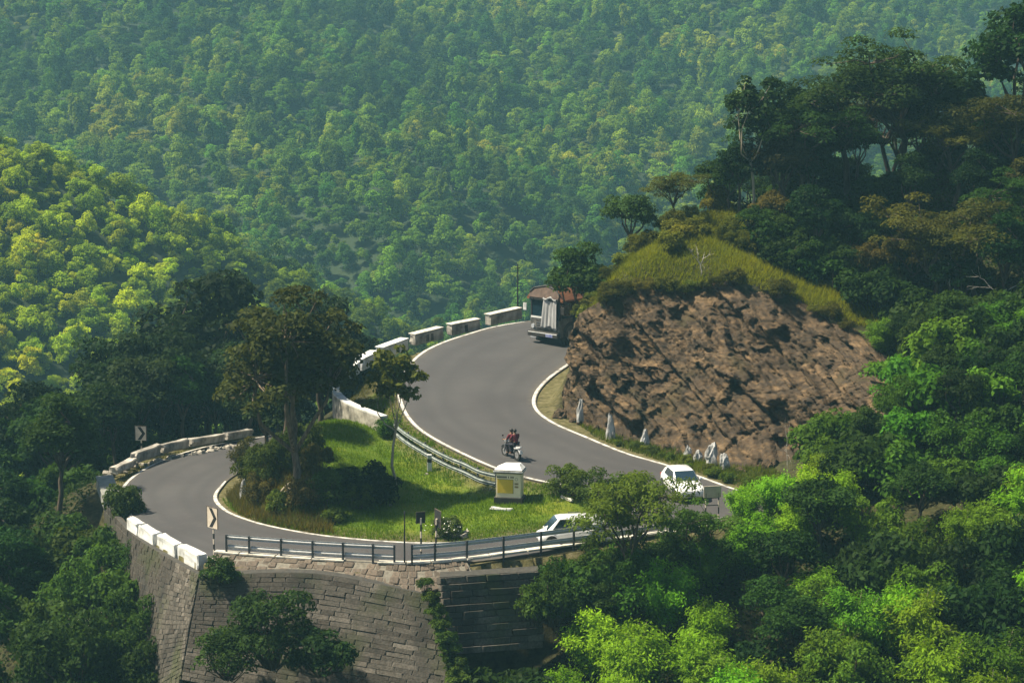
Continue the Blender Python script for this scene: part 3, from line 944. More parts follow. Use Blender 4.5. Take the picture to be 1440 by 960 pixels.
def pick_left(x, y):
    r = rnd.random()
    g = 'trees on the slope outside the hairpin'
    if r < .38: return K_broad, 'broadleaf_tree', 'dark green round-crowned tree on the slope outside the hairpin', 'tree', rnd.uniform(.9, 1.35), C_deep, g, 1.0, 1.15
    if r < .55: return K_tall, 'tall_tree', 'tall dark tree on the slope outside the hairpin', 'tree', rnd.uniform(.8, 1.2), C_dark, g, 1.0, 1.1
    if r < .80: return K_bush, 'shrub', 'dark leafy shrub on the slope outside the hairpin', 'shrub', rnd.uniform(1.2, 2.0), C_dark, g, 1.1, .8
    return K_fine, 'fine_leaved_shrub', 'fine-leaved green shrub on the slope outside the hairpin', 'shrub', rnd.uniform(1.0, 1.6), C_mid, g, 1.1, .8
n4 = wood([(-24.5, 122), (-24.4, 130), (-24, 137), (-21, 145), (-19, 150), (-14, 158), (-7, 166), (-14, 174), (-44, 174), (-44, 95), (-22, 95), (-22, 112), (-23.3, 118)], 170, 2.5, pick_left, where=lambda x, y: 'beyond the chevron sign' if y > 138 else ('beside the parapet' if y > 124 else 'below the kerb blocks'))
def pick_foot(x, y):
    r = rnd.random()
    g = 'bushes at the foot of the retaining wall'
    return K_fine if r < .5 else K_bush, 'wall_foot_bush', 'deep green bush growing at the foot of the retaining wall', 'shrub', rnd.uniform(1.1, 1.8), C_mid if r < .3 else C_dark, g, 1.2, 1.0
n5 = wood([(-21, 112), (-17, 108), (-10, 104.5), (-5, 104.3), (-1.5, 105.5), (.2, 103), (-2, 94), (-21, 94)], 34, 2.4, pick_foot)
print('woods', n1, n2, n3, n4, n5)

# ------------------------------------------------------------------ the forest on the far side of the valley
rs = np.random.RandomState(21)
def jitter_grid(x0, x1, y0, y1, s):
    X, Y = np.meshgrid(np.arange(x0, x1, s), np.arange(y0, y1, s))
    P = np.stack([X.ravel(), Y.ravel()], 1)
    return P + rs.uniform(-.45, .45, P.shape) * s
PF = jitter_grid(-300, 300, 200, 900, 3.15)
PF = PF[np.abs(PF[:, 0]) < PF[:, 1] * .2217 * 1.55 + 30]
zf_ = zfar(PF)
ry_ = 338 + .12 * PF[:, 0]
rz_ = np.interp(PF[:, 0], [-260, -150, -73, -49, -34, -17, 0, 30, 60], [48, 32, 3, -6, -14, -24, -34, -46, -58])
on_spur = (PF[:, 1] < ry_ + 10) & (zf_ > -46) & (PF[:, 0] < 12)
vis = zf_ < (CAMH - PF[:, 1] * math.tan(PITCH - math.atan(480 / FPX)) + 14)
low = zf_ > CAMH - PF[:, 1] * math.tan(PITCH + math.radians(5))
sel = vis & (low)
PF, zf_, on_spur = PF[sel], zf_[sel], on_spur[sel]
# spur trees are smaller: fill in between
PS = jitter_grid(-170, 12, 205, 352, 1.8)
PS = PS[(np.abs(PS[:, 0]) < PS[:, 1] * .2217 * 1.55 + 30)]
zs_ = zfar(PS)
ks = (PS[:, 1] < 338 + .12 * PS[:, 0] + 8) & (zs_ > -47)
PS, zs_ = PS[ks], zs_[ks]
PF, zf_ = PF[~on_spur], zf_[~on_spur]

lib = bpy.data.collections.new('forest_library')
lib2 = bpy.data.collections.new('spur_library')
far_me = []; spur_me = []
for i in range(9):
    V, F, T = make_far(np.random.RandomState(500 + i), R=(2.9, 3.3, 2.0, 2.6, 3.6, 1.7, 2.4, 3.0, 2.2)[i], H=(6, 6.5, 8.5, 5.2, 7, 7.4, 5, 9, 4.4)[i], slim=(1.0, .7, 1.3, .5, .45, 1.5, .8, .9, 1.0)[i], nq=(1500, 1300, 1300, 1400, 1500, 1000, 1000, 1600, 1200)[i], L=.44, Wl=.26, ncl=(24, 18, 26, 20, 26, 20, 15, 30, 18)[i])
    far_me.append(npmesh('forest_tree', V, F, M_farleaf, T)); o = bpy.data.objects.new('forest_tree', far_me[-1]); lib.objects.link(o)
for i in range(5):
    V, F, T = make_far(np.random.RandomState(600 + i), R=2.0 + .2 * (i % 3), H=3.6 + .5 * (i % 4), slim=(1.0, .8)[i % 2], nq=1300, L=.33, Wl=.19, ncl=20)
    spur_me.append(npmesh('spur_tree', V, F, M_spurleaf, T)); o = bpy.data.objects.new('spur_tree', spur_me[-1]); lib2.objects.link(o)

def gn_scatter(name, P, z, coll, nvar, smin, smax):
    n = len(P)
    me = bpy.data.meshes.new(name)
    me.vertices.add(n)
    me.vertices.foreach_set('co', np.column_stack([P, z - .4]).astype(np.float32).ravel())
    for nm, tp, arr in (('rz', 'FLOAT', rs.uniform(0, 6.28, n)), ('sc', 'FLOAT', smin + (smax - smin) * rs.rand(n) ** 1.5), ('sz', 'FLOAT', rs.uniform(.7, 1.45, n)), ('vi', 'INT', rs.randint(0, nvar, n))):
        a = me.attributes.new(nm, tp, 'POINT'); a.data.foreach_set('value', arr.astype(np.float32 if tp == 'FLOAT' else np.int32))
    o = link(name, me)
    ng = bpy.data.node_groups.new(name, 'GeometryNodeTree')
    ng.interface.new_socket('Geometry', in_out='INPUT', socket_type='NodeSocketGeometry')
    ng.interface.new_socket('Geometry', in_out='OUTPUT', socket_type='NodeSocketGeometry')
    gi = ng.nodes.new('NodeGroupInput'); go = ng.nodes.new('NodeGroupOutput')
    ip = ng.nodes.new('GeometryNodeInstanceOnPoints'); ci = ng.nodes.new('GeometryNodeCollectionInfo')
    ci.inputs['Collection'].default_value = coll
    ci.inputs['Separate Children'].default_value = True; ci.inputs['Reset Children'].default_value = True
    ip.inputs['Pick Instance'].default_value = True
    def na(nm, tp):
        q = ng.nodes.new('GeometryNodeInputNamedAttribute'); q.data_type = tp; q.inputs[0].default_value = nm
        return q.outputs[0]
    cx = ng.nodes.new('ShaderNodeCombineXYZ')
    ng.links.new(na('rz', 'FLOAT'), cx.inputs[2])
    ng.links.new(gi.outputs[0], ip.inputs['Points']); ng.links.new(ci.outputs[0], ip.inputs['Instance'])
    ng.links.new(na('vi', 'INT'), ip.inputs['Instance Index']); ng.links.new(cx.outputs[0], ip.inputs['Rotation']); q_s = na('sc', 'FLOAT'); mz = ng.nodes.new('ShaderNodeMath'); mz.operation = 'MULTIPLY'; ng.links.new(q_s, mz.inputs[0]); ng.links.new(na('sz', 'FLOAT'), mz.inputs[1])
    c3 = ng.nodes.new('ShaderNodeCombineXYZ'); ng.links.new(q_s, c3.inputs[0]); ng.links.new(q_s, c3.inputs[1]); ng.links.new(mz.outputs[0], c3.inputs[2]); ng.links.new(c3.outputs[0], ip.inputs['Scale'])
    ng.links.new(ip.outputs[0], go.inputs[0])
    md = o.modifiers.new('scatter', 'NODES'); md.node_group = ng
    return o
# the 300 nearest trees of the two slopes are trees of their own
order = np.argsort(PS[:, 1] * 1.0 + np.abs(PS[:, 0]) * 0)
infr = np.abs(PS[:, 0]) < PS[:, 1] * .2217
idx = [i for i in order if infr[i]][:220]
own = np.zeros(len(PS), bool); own[idx] = True
for i in idx:
    o = link('spur_tree', spur_me[rnd.randrange(5)], None, (PS[i, 0], PS[i, 1], zs_[i] - .4), (0, 0, rnd.uniform(0, 6.28)))
    s = rnd.uniform(.4, .95); o.scale = (s, s, s * rnd.uniform(.85, 1.2))
    tag(o, 'sunlit yellow-green tree on the spur across the valley', 'tree', 'sunlit trees on the spur across the valley')
tag(gn_scatter('spur_forest', PS[~own], zs_[~own], lib2, 5, .34, .95), 'sunlit yellow-green woodland covering the spur across the valley', 'forest', kind='stuff')
infr = np.abs(PF[:, 0]) < PF[:, 1] * .2217
order = np.argsort(PF[:, 1])
idx = [i for i in order if infr[i] and PF[i, 1] > 395][:80]
own = np.zeros(len(PF), bool); own[idx] = True
for i in idx:
    o = link('forest_tree', far_me[rnd.randrange(9)], None, (PF[i, 0], PF[i, 1], zf_[i] - .4), (0, 0, rnd.uniform(0, 6.28)))
    s = rnd.uniform(.7, 1.3); o.scale = (s, s, s * rnd.uniform(.85, 1.2))
    tag(o, 'hazy green forest tree at the foot of the far hillside', 'tree', 'trees at the foot of the far hillside')
tag(gn_scatter('far_forest', PF[~own], zf_[~own], lib, 9, .42, 1.15), 'hazy blue-green forest covering the far hillside', 'forest', kind='stuff')
print('far', len(PF), 'spur', len(PS))

# ------------------------------------------------------------------ haze
M_haze = bpy.data.materials.new('haze'); M_haze.use_nodes = True
nt = M_haze.node_tree; nt.nodes.clear()
ou = nt.nodes.new('ShaderNodeOutputMaterial'); pv = nt.nodes.new('ShaderNodeVolumePrincipled')
pv.inputs['Color'].default_value = (.38, .80, 1.0, 1); pv.inputs['Density'].default_value = .00028; pv.inputs['Anisotropy'].default_value = .15
nt.links.new(pv.outputs[0], ou.inputs['Volume'])
zmax = float(max(Zf.max(), 40)) + 16
mb = MB(); mb.box(-440, 440, -80, 1120, float(Zf2.min()) - 2, zmax)
hz = mb.build('haze', M_haze); tag(hz, 'thin bluish haze filling the valley air', 'haze', kind='stuff')

# ------------------------------------------------------------------ masonry
def unit_stone(seed, bev=.07, irr=.05):
    r = random.Random(seed)
    bm = bmesh.new(); bmesh.ops.create_cube(bm, size=1)
    for v in bm.verts: v.co += Vector((r.uniform(-irr, irr), r.uniform(-irr, irr), r.uniform(-irr, irr)))
    bmesh.ops.bevel(bm, geom=bm.edges[:], offset=bev, segments=1, affect='EDGES')
    me = bpy.data.meshes.new('stone'); bm.to_mesh(me); bm.free()
    return me
def stones_for(mat, n=7, seed=0, **k):
    out = []
    for i in range(n):
        me = unit_stone(seed + i, **k); me.materials.append(mat); out.append(me)
    return out
S_grey = stones_for(M_stone, 8, 10, bev=.05, irr=.035)
S_brown = stones_for(M_brownstone, 6, 40, bev=.09, irr=.08)
S_pale = stones_for(M_rubble, 8, 60, bev=.12, irr=.13)

def frame(u, n):
    """rotation with local x along u and local y against the face normal n"""
    u = u.normalized(); n = (n - u * n.dot(u)).normalized(); w = u.cross(-n)
    return Matrix((u, -n, w)).transposed()

def wallpatch(parent, top, bot, courses, slen, lib_, depth=.4, proud=.05, backing=None, cap=300, gapf=.03, step=0.0, skip=0.0, seed=1):
    """courses of stones on the sloping face between two polylines"""
    r = random.Random(seed)
    top = catmull(top, 8) if len(top) > 2 else top; bot = catmull(bot, 8) if len(bot) > 2 else bot
    def P(u, v): return polyline_at(top, u).lerp(polyline_at(bot, u), v)
    items = []
    Lt = sum((b - a).length for a, b in zip(top[:-1], top[1:]))
    for c_ in range(courses):
        v0, v1 = c_ / courses, (c_ + 1) / courses
        s = -r.random() * slen
        while s < Lt:
            l = slen * r.uniform(.65, 1.4)
            a, b = max(s, 0), min(s + l, Lt)
            s += l
            if b - a < slen * .25 or r.random() < skip: continue
            u0, u1 = a / Lt, b / Lt; um = (u0 + u1) / 2
            p00, p10, p01, p11 = P(u0, v0), P(u1, v0), P(u0, v1), P(u1, v1)
            cen = (p00 + p10 + p01 + p11) / 4
            ud = (p10 - p00) + (p11 - p01); vd = (p00 - p01) + (p10 - p11)
            n = ud.cross(vd); n.normalize()
            if n.y > 0: n = -n
            hgt = vd.length / 2 * (1 - gapf * 1.5); L = ud.length / 2 - gapf * .6
            pr = proud * r.uniform(-.6, 1.2) + step * .5
            items.append((cen - n * (depth / 2 - pr), frame(ud, n), (L, depth, hgt), r.randrange(len(lib_))))
    items.sort(key=lambda t: t[0].length)
    for i, (lo, R_, sc, q) in enumerate(items[:cap]):
        o = link('stone', lib_[q], parent); o.matrix_local = Matrix.LocRotScale(lo, R_, Vector(sc))
    if len(items) > cap:
        mb = MB()
        for lo, R_, sc, q in items[cap:]:
            M_ = Matrix.LocRotScale(lo, R_, Vector(sc)); me = lib_[q]
            mb.add([M_ @ v.co for v in me.vertices], [p.vertices[:] for p in me.polygons])
        o = mb.build('stone_courses', lib_[0].materials[0], parent); o['kind'] = 'stuff'
    if backing:
        nu = 24; rings = []
        for k in range(nu + 1):
            a, b = P(k / nu, 0), P(k / nu, 1)
            back = Vector((0, depth * .5, 0)) if True else 0
            rings.append([a + back * .35, b + back * .35, b + back * 3.5, a + back * 3.5])
        mb = MB(); mb.loft(rings, True, True); mb.build('core', backing, parent)
    return P

w1 = thing('retaining_wall', 'grey coursed stone retaining wall under the front guardrail', 'wall', (0, 0, 0))
wallpatch(w1, [atd(281, 810, 107.7), atd(440, 806, 106.9), atd(602, 836, 105.9)], [atd(255, 955, 105.4), atd(440, 990, 104.0), atd(652, 1025, 102.6)], 26, .8, S_grey, backing=M_joint, seed=3, proud=.02, gapf=.022)
w2 = thing('retaining_wall', 'rough grey retaining wall with small stones below the white kerb blocks', 'wall', (0, 0, 0))
wallpatch(w2, [at(146, 706, -.5), at(182, 748, -.35), at(226, 778, -.3), atd(279, 808, 107.75)], [atd(150, 990, 121), atd(178, 990, 114), atd(208, 990, 109), atd(252, 960, 105.6)], 28, .5, S_grey, depth=.35, backing=M_joint, seed=5, proud=.025, gapf=.022)
w3 = thing('retaining_wall', 'stepped dark stone retaining wall beside the ivy-covered corner', 'wall', (0, 0, 0))
for k in range(11):
    t0, t1 = k / 11, (k + 1) / 11
    off = Vector((0, -.06 * k, 0))
    A, B, C_, D = atd(618, 812, 106.2), atd(760, 803, 108.0), atd(634, 915, 105.6), atd(765, 905, 107.6)
    wallpatch(w3, [A.lerp(C_, t0) + off, B.lerp(D, t0) + off], [A.lerp(C_, t1) + off, B.lerp(D, t1) + off], 1, .95, S_grey, depth=.6, proud=.05, backing=M_joint if k % 2 == 0 else None, seed=20 + k)
# rubble parapet under the rail, with its pale coping
w4 = thing('parapet_wall', 'low brown rubble parapet with pale coping carrying the front guardrail', 'wall', (0, 0, 0))
ctop = [at(302, 777, .28), at(440, 787, .28), at(572, 793, .30), at(655, 787, .38)]
cbot = [atd(296, 812, 108.0), atd(440, 812, 107.2), atd(580, 832, 106.2), atd(668, 815, 107.0)]
wallpatch(w4, ctop, cbot, 4, .38, S_brown, depth=.3, proud=.05, backing=M_mortar, skip=.06, seed=9)
def slab_along(P, w_, h_, mat, parent, name, n=6, gaps=()):
    P = catmull(P, 10) if len(P) > 2 else P
    for k in range(n):
        if k in gaps: continue
        a, b = polyline_at(P, k / n), polyline_at(P, (k + 1) / n - .004)
        m_ = (a + b) / 2; d = b - a
        mb = MB(); mb.box(-d.length / 2, d.length / 2, -w_ / 2, w_ / 2, -h_ / 2, h_ / 2, bev=.015)
        o = mb.build(name, mat, parent)
        o.location = m_ + Vector((0, 0, h_ / 2)); o.rotation_euler = (0, -math.asin(max(-1, min(1, d.z / d.length))), math.atan2(d.y, d.x))
M_coping = surf('pale_coping', [(.30, .28, .23), (.50, .47, .40), (.62, .58, .5)], 3, .85, .01)
slab_along([p + Vector((0, .12, 0)) for p in ctop], .42, .09, M_coping, w4, 'coping', 9, gaps=(4,))
slab_along([at(655, 787, .38), at(760, 772, .45), at(930, 750, .6), at(1020, 737, .75)], .4, .10, M_coping, w4, 'coping', 7)

def block(name, label, a, b, w_, h_, mat, cat='parapet', group=None, bev=.04, seed=0, zoff=0, notch=False):
    r = random.Random(seed)
    a = Vector(a); b = Vector(b); d = b - a; L = d.length
    mb = MB(); bm = bmesh.new(); bmesh.ops.create_cube(bm, size=1)
    bmesh.ops.scale(bm, vec=(L, w_, h_), verts=bm.verts)
    bmesh.ops.subdivide_edges(bm, edges=bm.edges[:], cuts=2, use_grid_fill=True)
    for v in bm.verts:
        if abs(v.co.z) < h_ * .49 or v.co.z > 0:
            v.co += Vector((r.uniform(-1, 1), r.uniform(-1, 1), r.uniform(-1, .6))) * .03 * (1.6 if notch else 1)
    hard = [e for e in bm.edges if len(e.link_faces) == 2 and e.calc_face_angle() > .9]
    bmesh.ops.bevel(bm, geom=hard, offset=bev, segments=2, affect='EDGES')
    me = bpy.data.meshes.new(name); bm.to_mesh(me); bm.free(); me.materials.append(mat)
    o = link(name, me)
    o.location = (a + b) / 2 + Vector((0, 0, h_ / 2 - .12 + zoff)); o.rotation_euler = (0, -math.asin(d.z / L), math.atan2(d.y, d.x))
    if label: tag(o, label, cat, group)
    return o
# four whitewashed kerb blocks on the corner of the wall
wb = [(at(184, 722, .42), at(198, 731, .45)), (at(201, 732, .45), at(221, 744, .48)), (at(226, 745, .48), at(252, 760, .52)), (at(256, 760, .52), at(284, 774, .55))]
for k, (a, b) in enumerate(wb):
    lab = ['small whitewashed kerb block beside the bush at the hairpin', 'whitewashed kerb block second from the bush at the hairpin', 'whitewashed kerb block third from the bush at the hairpin', 'whitewashed kerb block next to the chevron sign and guardrail'][k]
    block('kerb_block', lab, a - Vector((0, 0, .85)), b - Vector((0, 0, .85)), .52, .80, M_white, 'kerb block', 'whitewashed kerb blocks on the retaining wall', seed=k)
# grey slab and broken parapet round the hairpin
M_greyslab = surf('grey_concrete', [(.16, .16, .14), (.26, .26, .23)], 2.5, .9, .01)
block('parapet_end', 'flat grey concrete parapet end on the outside of the hairpin', at(147, 667, .0), at(158, 697, .0), 1.0, .7, M_greyslab, seed=4, zoff=-.6)
hp = [(at(160, 664, -.4), at(187, 650, -.5)), (at(189, 648, -.5), at(222, 635, -.6)), (at(226, 634, -.6), at(262, 626, -.8)), (at(266, 625, -.8), at(312, 617, -1.1)), (at(316, 616, -1.1), at(352, 610, -1.4))]
for k, (a, b) in enumerate(hp):
    lab = ['crumbling pale parapet piece next to the grey parapet end', 'weathered parapet piece with a gap beside the chevron sign in the trees', 'low pale parapet piece behind the chevron sign post', 'long low broken parapet piece on the outside of the hairpin', 'farthest low parapet piece where the hairpin road goes behind the trees'][k]
    block('parapet_piece', lab, a, b, .5, (.42, .62, .55, .48, .48)[k], M_oldwhite, 'parapet', 'weathered parapet round the hairpin', seed=10 + k, notch=True)
rp = random.Random(3)
rub = thing('rubble_heap', 'heap of loose pale rubble stones along the hairpin parapet', 'rubble', tuple(at(165, 655, -.5)))
for k in range(70):
    if k < 26: p = at(150 + rp.uniform(0, 45), 0, 0) * 0 + at(*(lambda t: (146 + 44 * t + rp.uniform(-4, 4), 664 - 22 * t + rp.uniform(-4, 5)))(rp.random()), -.5)
    else: p = at(*(lambda t: (190 + 160 * t, 646 - 38 * t + rp.uniform(-3, 2)))(rp.random()), -.7)
    s = rp.uniform(.14, .36)
    o = link('stone', S_pale[rp.randrange(8)], rub)
    z = zg(p.x, p.y) + s * .25 + (rp.uniform(0, .3) if k < 26 else 0)
    o.location = Vector((p.x, p.y, z)) - rub.location; o.rotation_euler = (rp.uniform(-.5, .5), rp.uniform(-.5, .5), rp.uniform(0, 3)); o.scale = (s * 1.3, s, s * .8)
# parapets on the outside of the upper bend
up = [(at(686, 455, 3.25), at(730, 445, 3.4)), (at(632, 469, 3.05), at(672, 461, 3.2)), (at(580, 483, 2.9), at(619, 473, 3.05)), (at(534, 502, 2.7), at(569, 489, 2.85)), (at(504, 519, 2.6), at(527, 507, 2.7)), (at(478, 540, 2.5), at(500, 522, 2.6))]
for k, (a, b) in enumerate(up):
    lab = ['long cream parapet block nearest the lorry, half of it bare rubble', 'cream parapet block with a dark drain hole on the upper bend', 'cream parapet block with two rusty stains on the upper bend', 'plain whitewashed parapet block on the mossy verge of the upper bend', 'short whitewashed parapet block partly hidden by the big tree', 'bright whitewashed parapet block at the turn behind the big tree'][k]
    o = block('parapet_block', lab, a, b, .6, .76, M_oldwhite if k < 3 else M_white, 'parapet', 'parapet blocks of the upper bend', seed=30 + k)
    L = (b - a).length
    cpm = MB(); cpm.box(-L / 2 - .03, L / 2 + .03, -.35, .35, 0, .07, bev=.015)
    c_ = cpm.build('coping', M_coping if k < 3 else M_white, o); c_.location = (0, 0, .375)
    if k in (1, 2):
        for q in ([0] if k == 1 else [-.2, .25]):
            hm = MB(); hm.box(q - .12, q + .12, -.335, -.28, -.28, .2); hm.build('drain_hole', M_black if k == 1 else M_brownstone, o)
cw = thing('curved_parapet', 'curved whitewashed parapet wall seen from outside above the grass bank', 'parapet', tuple(at(500, 575, 2.2)))
cp_ = catmull([at(474, 548, 2.45), at(474, 562, 2.4), at(487, 574, 2.3), at(508, 584, 2.2), at(540, 596, 2.1)], 8)
ring = []
for i, p in enumerate(cp_):
    t = (cp_[min(i + 1, len(cp_) - 1)] - cp_[max(i - 1, 0)]); t.z = 0; t.normalize(); n = Vector((t.y, -t.x, 0)) * .25
    b0 = Vector((0, 0, -1.1)); t0 = Vector((0, 0, .40))
    ring.append([p - cw.location + q for q in (n + b0, n + t0, -n + t0, -n + b0)])
mb = MB(); mb.loft(ring, True, True); mb.build('wall_body', M_oldwhite, cw)
ring2 = [[r_[1] * 1 + Vector((0, 0, 0)), r_[1] + Vector((0, 0, .09)), r_[2] + Vector((0, 0, .09)), r_[2]] for r_ in ring]
mb = MB(); mb.loft(ring2, True, True); mb.build('coping', M_white, cw)

# ------------------------------------------------------------------ guardrails
M_oldsteel = surf('weathered_steel', [(.09, .11, .10), (.20, .23, .22), (.30, .33, .32)], 3, .65, .004)
WPROF = [(-.0, -.12), (.035, -.10), (.035, -.05), (-.025, -.02), (-.025, .02), (.035, .05), (.035, .10), (0, .12)]
def guardrail(label, P, h, nposts, beams=(.62, .2), side=1, group=None, post_h=None, back=.07, mat=None):
    P = [Vector(p) for p in P]
    P = catmull(P, 8) if len(P) > 2 else [P[0].lerp(P[1], k / 8) for k in range(9)]
    base = P[0]
    t = thing('guardrail', label, 'guardrail', tuple(base), 0, group)
    for zc in beams:
        rings = []
        for i, p in enumerate(P):
            d = P[min(i + 1, len(P) - 1)] - P[max(i - 1, 0)]; d.z = 0; d.normalize(); n = Vector((d.y, -d.x, 0)) * side
            rr = [p - base + n * (x + .0) + Vector((0, 0, zc + z)) for x, z in WPROF] + [p - base + n * (x - .012) + Vector((0, 0, zc + z)) for x, z in WPROF[::-1]]
            rings.append(rr)
        mb = MB(); mb.loft(rings, True, True); mb.build('rail', mat or M_steel, t)
    for k in range(nposts):
        p = polyline_at(P, (k + .04) / (nposts - .92)); q = polyline_at(P, min(1, (k + .04) / (nposts - .92) + .01)); d = (q - p) if (q - p).length > 1e-4 else P[-1] - P[-2]
        n = Vector((d.y, -d.x, 0)).normalized() * side
        o_ = p - base - n * back
        mb = MB(); mb.box(-.045, .045, -.045, .045, -.45, h, Matrix.Translation(o_) @ Matrix.Rotation(math.atan2(d.y, d.x), 4, 'Z'), bev=.01)
        mb.build('post', M_darksteel, t)
    return t
# seen from outside: the beams face the road
guardrail('two-beam steel guardrail on the rubble parapet between kerb blocks and tall thin pole', [p + Vector((0, .1, .1)) for p in (at(318, 778, .28), at(440, 787, .28), at(556, 793, .30))], .86, 7, (.72, .24), -1)
guardrail('two-beam steel guardrail behind the small sign boards, running towards the thicket', [p + Vector((0, .1, .1)) for p in (at(578, 793, .32), at(655, 787, .38), at(760, 774, .46), at(850, 762, .54), at(930, 750, .6))], .86, 9, (.72, .24), -1)
guardrail('short single-beam guardrail beneath the framed board at the right-hand bend', [at(940, 748, .64), at(985, 741, .7), at(1018, 735, .78)], .3, 4, (.2,), -1)
pr_ = [Vector((EI[i].x, EI[i].y, EI[i].z)) for i in range(206, 224)]
upr = []
for i in range(200, 222, 3):
    d = EI[i] - EO[i]; d.z = 0; d.normalize()
    q = EI[i] + d * 1.15; q.z = max(zg(q.x, q.y), EI[i].z - .75)
    upr.append(q)
guardrail('weathered double guardrail along the upper bend ending at the painted monument', upr, .84, 7, (.68, .22), 1, back=-.09, mat=M_oldsteel)

# ------------------------------------------------------------------ signs and posts
def banded_post(parent, x, y, z0, z1, r=.045, n=6, start=0):
    for k in range(n):
        a, b = lerp(z0, z1, k / n), lerp(z0, z1, (k + 1) / n)
        mb = MB(); mb.tube([(x, y, a), (x, y, b)], r, 10); mb.build('post_band', M_black if (k + start) % 2 == 0 else M_signwhite, parent, smooth=False)
def chevron_sign(label, base, rz, w_, h_, post, s=1, tilt=0):
    """board faces local -y"""
    t = thing('chevron_sign', label, 'sign', tuple(base), rz, 'chevron signs of the bends')
    banded_post(t, 0, 0, -.5, post + h_ * .5, n=8)
    mb = MB(); mb.box(-w_ / 2, w_ / 2, -.075, -.055, post, post + h_, bev=.006); bd = mb.build('board', M_signwhite, t)
    mb = MB(); x0, x1 = -w_ * .30 * s, w_ * .12 * s; q = w_ * .30 * s; zc = post + h_ / 2; hh = h_ * .46
    for y_ in (-.0785,):
        vs = [(x0, y_, zc + hh), (x0 + q, y_, zc + hh), (x1 + q, y_, zc), (x0 + q, y_, zc - hh), (x0, y_, zc - hh), (x1, y_, zc)]
        mb.add(vs, [(0, 1, 2, 5), (5, 2, 3, 4)])
    mb.build('chevron', M_black, bd)
    mb = MB(); mb.box(-w_ / 2 + .01, w_ / 2 - .01, -.056, -.048, post + .01, post + h_ - .01); mb.build('board_back', M_black, t)
    mb = MB(); e = .02
    for a in (-1, 1): mb.box(a * w_ / 2 - e, a * w_ / 2 + e, -.082, -.05, post - e, post + h_ + e)
    mb.box(-w_ / 2 + e, w_ / 2 - e, -.082, -.05, post + h_ - e * .5, post + h_ + e); mb.build('frame', M_brownstone, t)
    return t
chevron_sign('chevron sign on a black and white post between kerb blocks and guardrail', at(301, 773, .25), math.radians(-42), .78, 1.05, 1.12)
chevron_sign('faded pinkish chevron sign standing before dark trees behind the hairpin parapet', at(199, 634, -.75), math.radians(-8), .70, .88, .68)
chevron_sign('chevron board seen from its dark back on a pale post behind the guardrail', at(592, 790, .3) + Vector((0, .25, 0)), math.radians(196), .42, .55, 1.85, s=-1).children
chevron_sign('leaning black and white striped board beside the pale post', at(612, 786, .3) + Vector((0, .5, 0)), math.radians(120), .6, .85, 1.5, s=-1).rotation_euler[1] = math.radians(-4)
pole = thing('thin_pole', 'tall thin dark pole at the corner of the front guardrails', 'pole', tuple(at(569, 793, .3)))
mb = MB(); mb.tube([(0, 0, -.3), (0, 0, 1.0), (.02, 0, 2.55)], [.045, .04, .03], 8); mb.build('shaft', M_black, pole)
mb = MB(); mb.tube([(.02, 0, 2.53), (.02, 0, 2.62)], [.045, .02], 8); mb.build('cap', M_darksteel, pole)
pole = thing('utility_pole', 'thin dark utility pole standing beyond the parapet near the lorry', 'pole', tuple(at(728, 436, 3.4) + Vector((0, 1, -.3))))
mb = MB(); mb.tube([(0, 0, -.5), (0, 0, 3.6)], [.065, .045], 8); mb.build('shaft', M_black, pole)
mb = MB(); mb.box(-.18, .18, -.03, .03, 3.25, 3.31); mb.build('cross_arm', M_black, pole)
fb = thing('framed_board', 'beige board seen from behind on two banded posts beside the white car', 'sign', tuple(at(1002, 737, .72) + Vector((0, .35, 0))), math.radians(12))
for s in (-1, 1):
    banded_post(fb, s * .34, 0, -.3, 1.55, .035, 5, 0 if s < 0 else 0)
mb = MB(); mb.box(-.46, .46, -.03, .02, 1.32, 1.92, bev=.01); mb.build('board', surf('beige_board', [(.36, .30, .22), (.5, .43, .33)], 3, .7, .004), fb)
for z_ in (1.30, .92):
    mb = MB(); mb.box(-.36, .36, -.02, .02, z_ - .025, z_ + .025); mb.build('cross_bar', M_darksteel, fb)
kb = thing('marker_post', 'squat black and white marker post on the grass below the upper guardrail', 'marker', tuple(at(604, 655, 1.15)))
for k, (a, b) in enumerate(((-.3, .22), (.22, .42), (.42, .66))):
    mb = MB(); mb.box(-.13, .13, -.1, .1, a, b, bev=.02); mb.build('band', M_black if k == 1 else M_white, kb)

# painted monument
M_cream = surf('cream_paint', [(.74, .64, .42), (.84, .76, .55)], 1.2, .6, .004)
M_yellow = surf('yellow_panel', [(.60, .42, .03), (.70, .50, .05)], 2, .55, .002)
mp = hit(717, 707)
mon = thing('monument', 'cream painted monument with yellow panel and white slab roof on the grass bank', 'monument', tuple(mp), math.radians(-11))
mb = MB(); mb.box(-.66, .66, -.42, .42, .32, 1.62, bev=.012); mb.build('body', M_cream, mon)
mb = MB(); mb.box(-.76, .76, -.50, .50, -.3, .32, bev=.012); mb.build('plinth', surf('dark_plinth', [(.02, .018, .014), (.045, .04, .03)], 3, .7, .004), mon)
mb = MB(); mb.box(-.58, .24, -.445, -.418, .56, 1.28, bev=.004); yp = mb.build('panel', M_yellow, mon)
mb = MB(); mb.box(-.61, .27, -.436, -.4185, 1.28, 1.305); mb.box(.24, .27, -.436, -.4185, .54, 1.28); mb.build('panel_edge', surf('panel_painted_shade', [(.25, .2, .03)], 3, .7, 0), mon)  # raised strip in darker yellow paints shade along the panel's top and side
mb = MB()
x = -.62
for k, w_ in enumerate([.05] * 11 + [0, .06, 0] + [.05] * 4):
    if w_:
        mb.box(x, x + w_ * .72, -.4245, -.4185, 1.37, 1.45)
        mb.box(x + w_ * .1, x + w_ * .5, -.4245, -.4185, 1.455, 1.475)
    x += w_ if w_ else .06
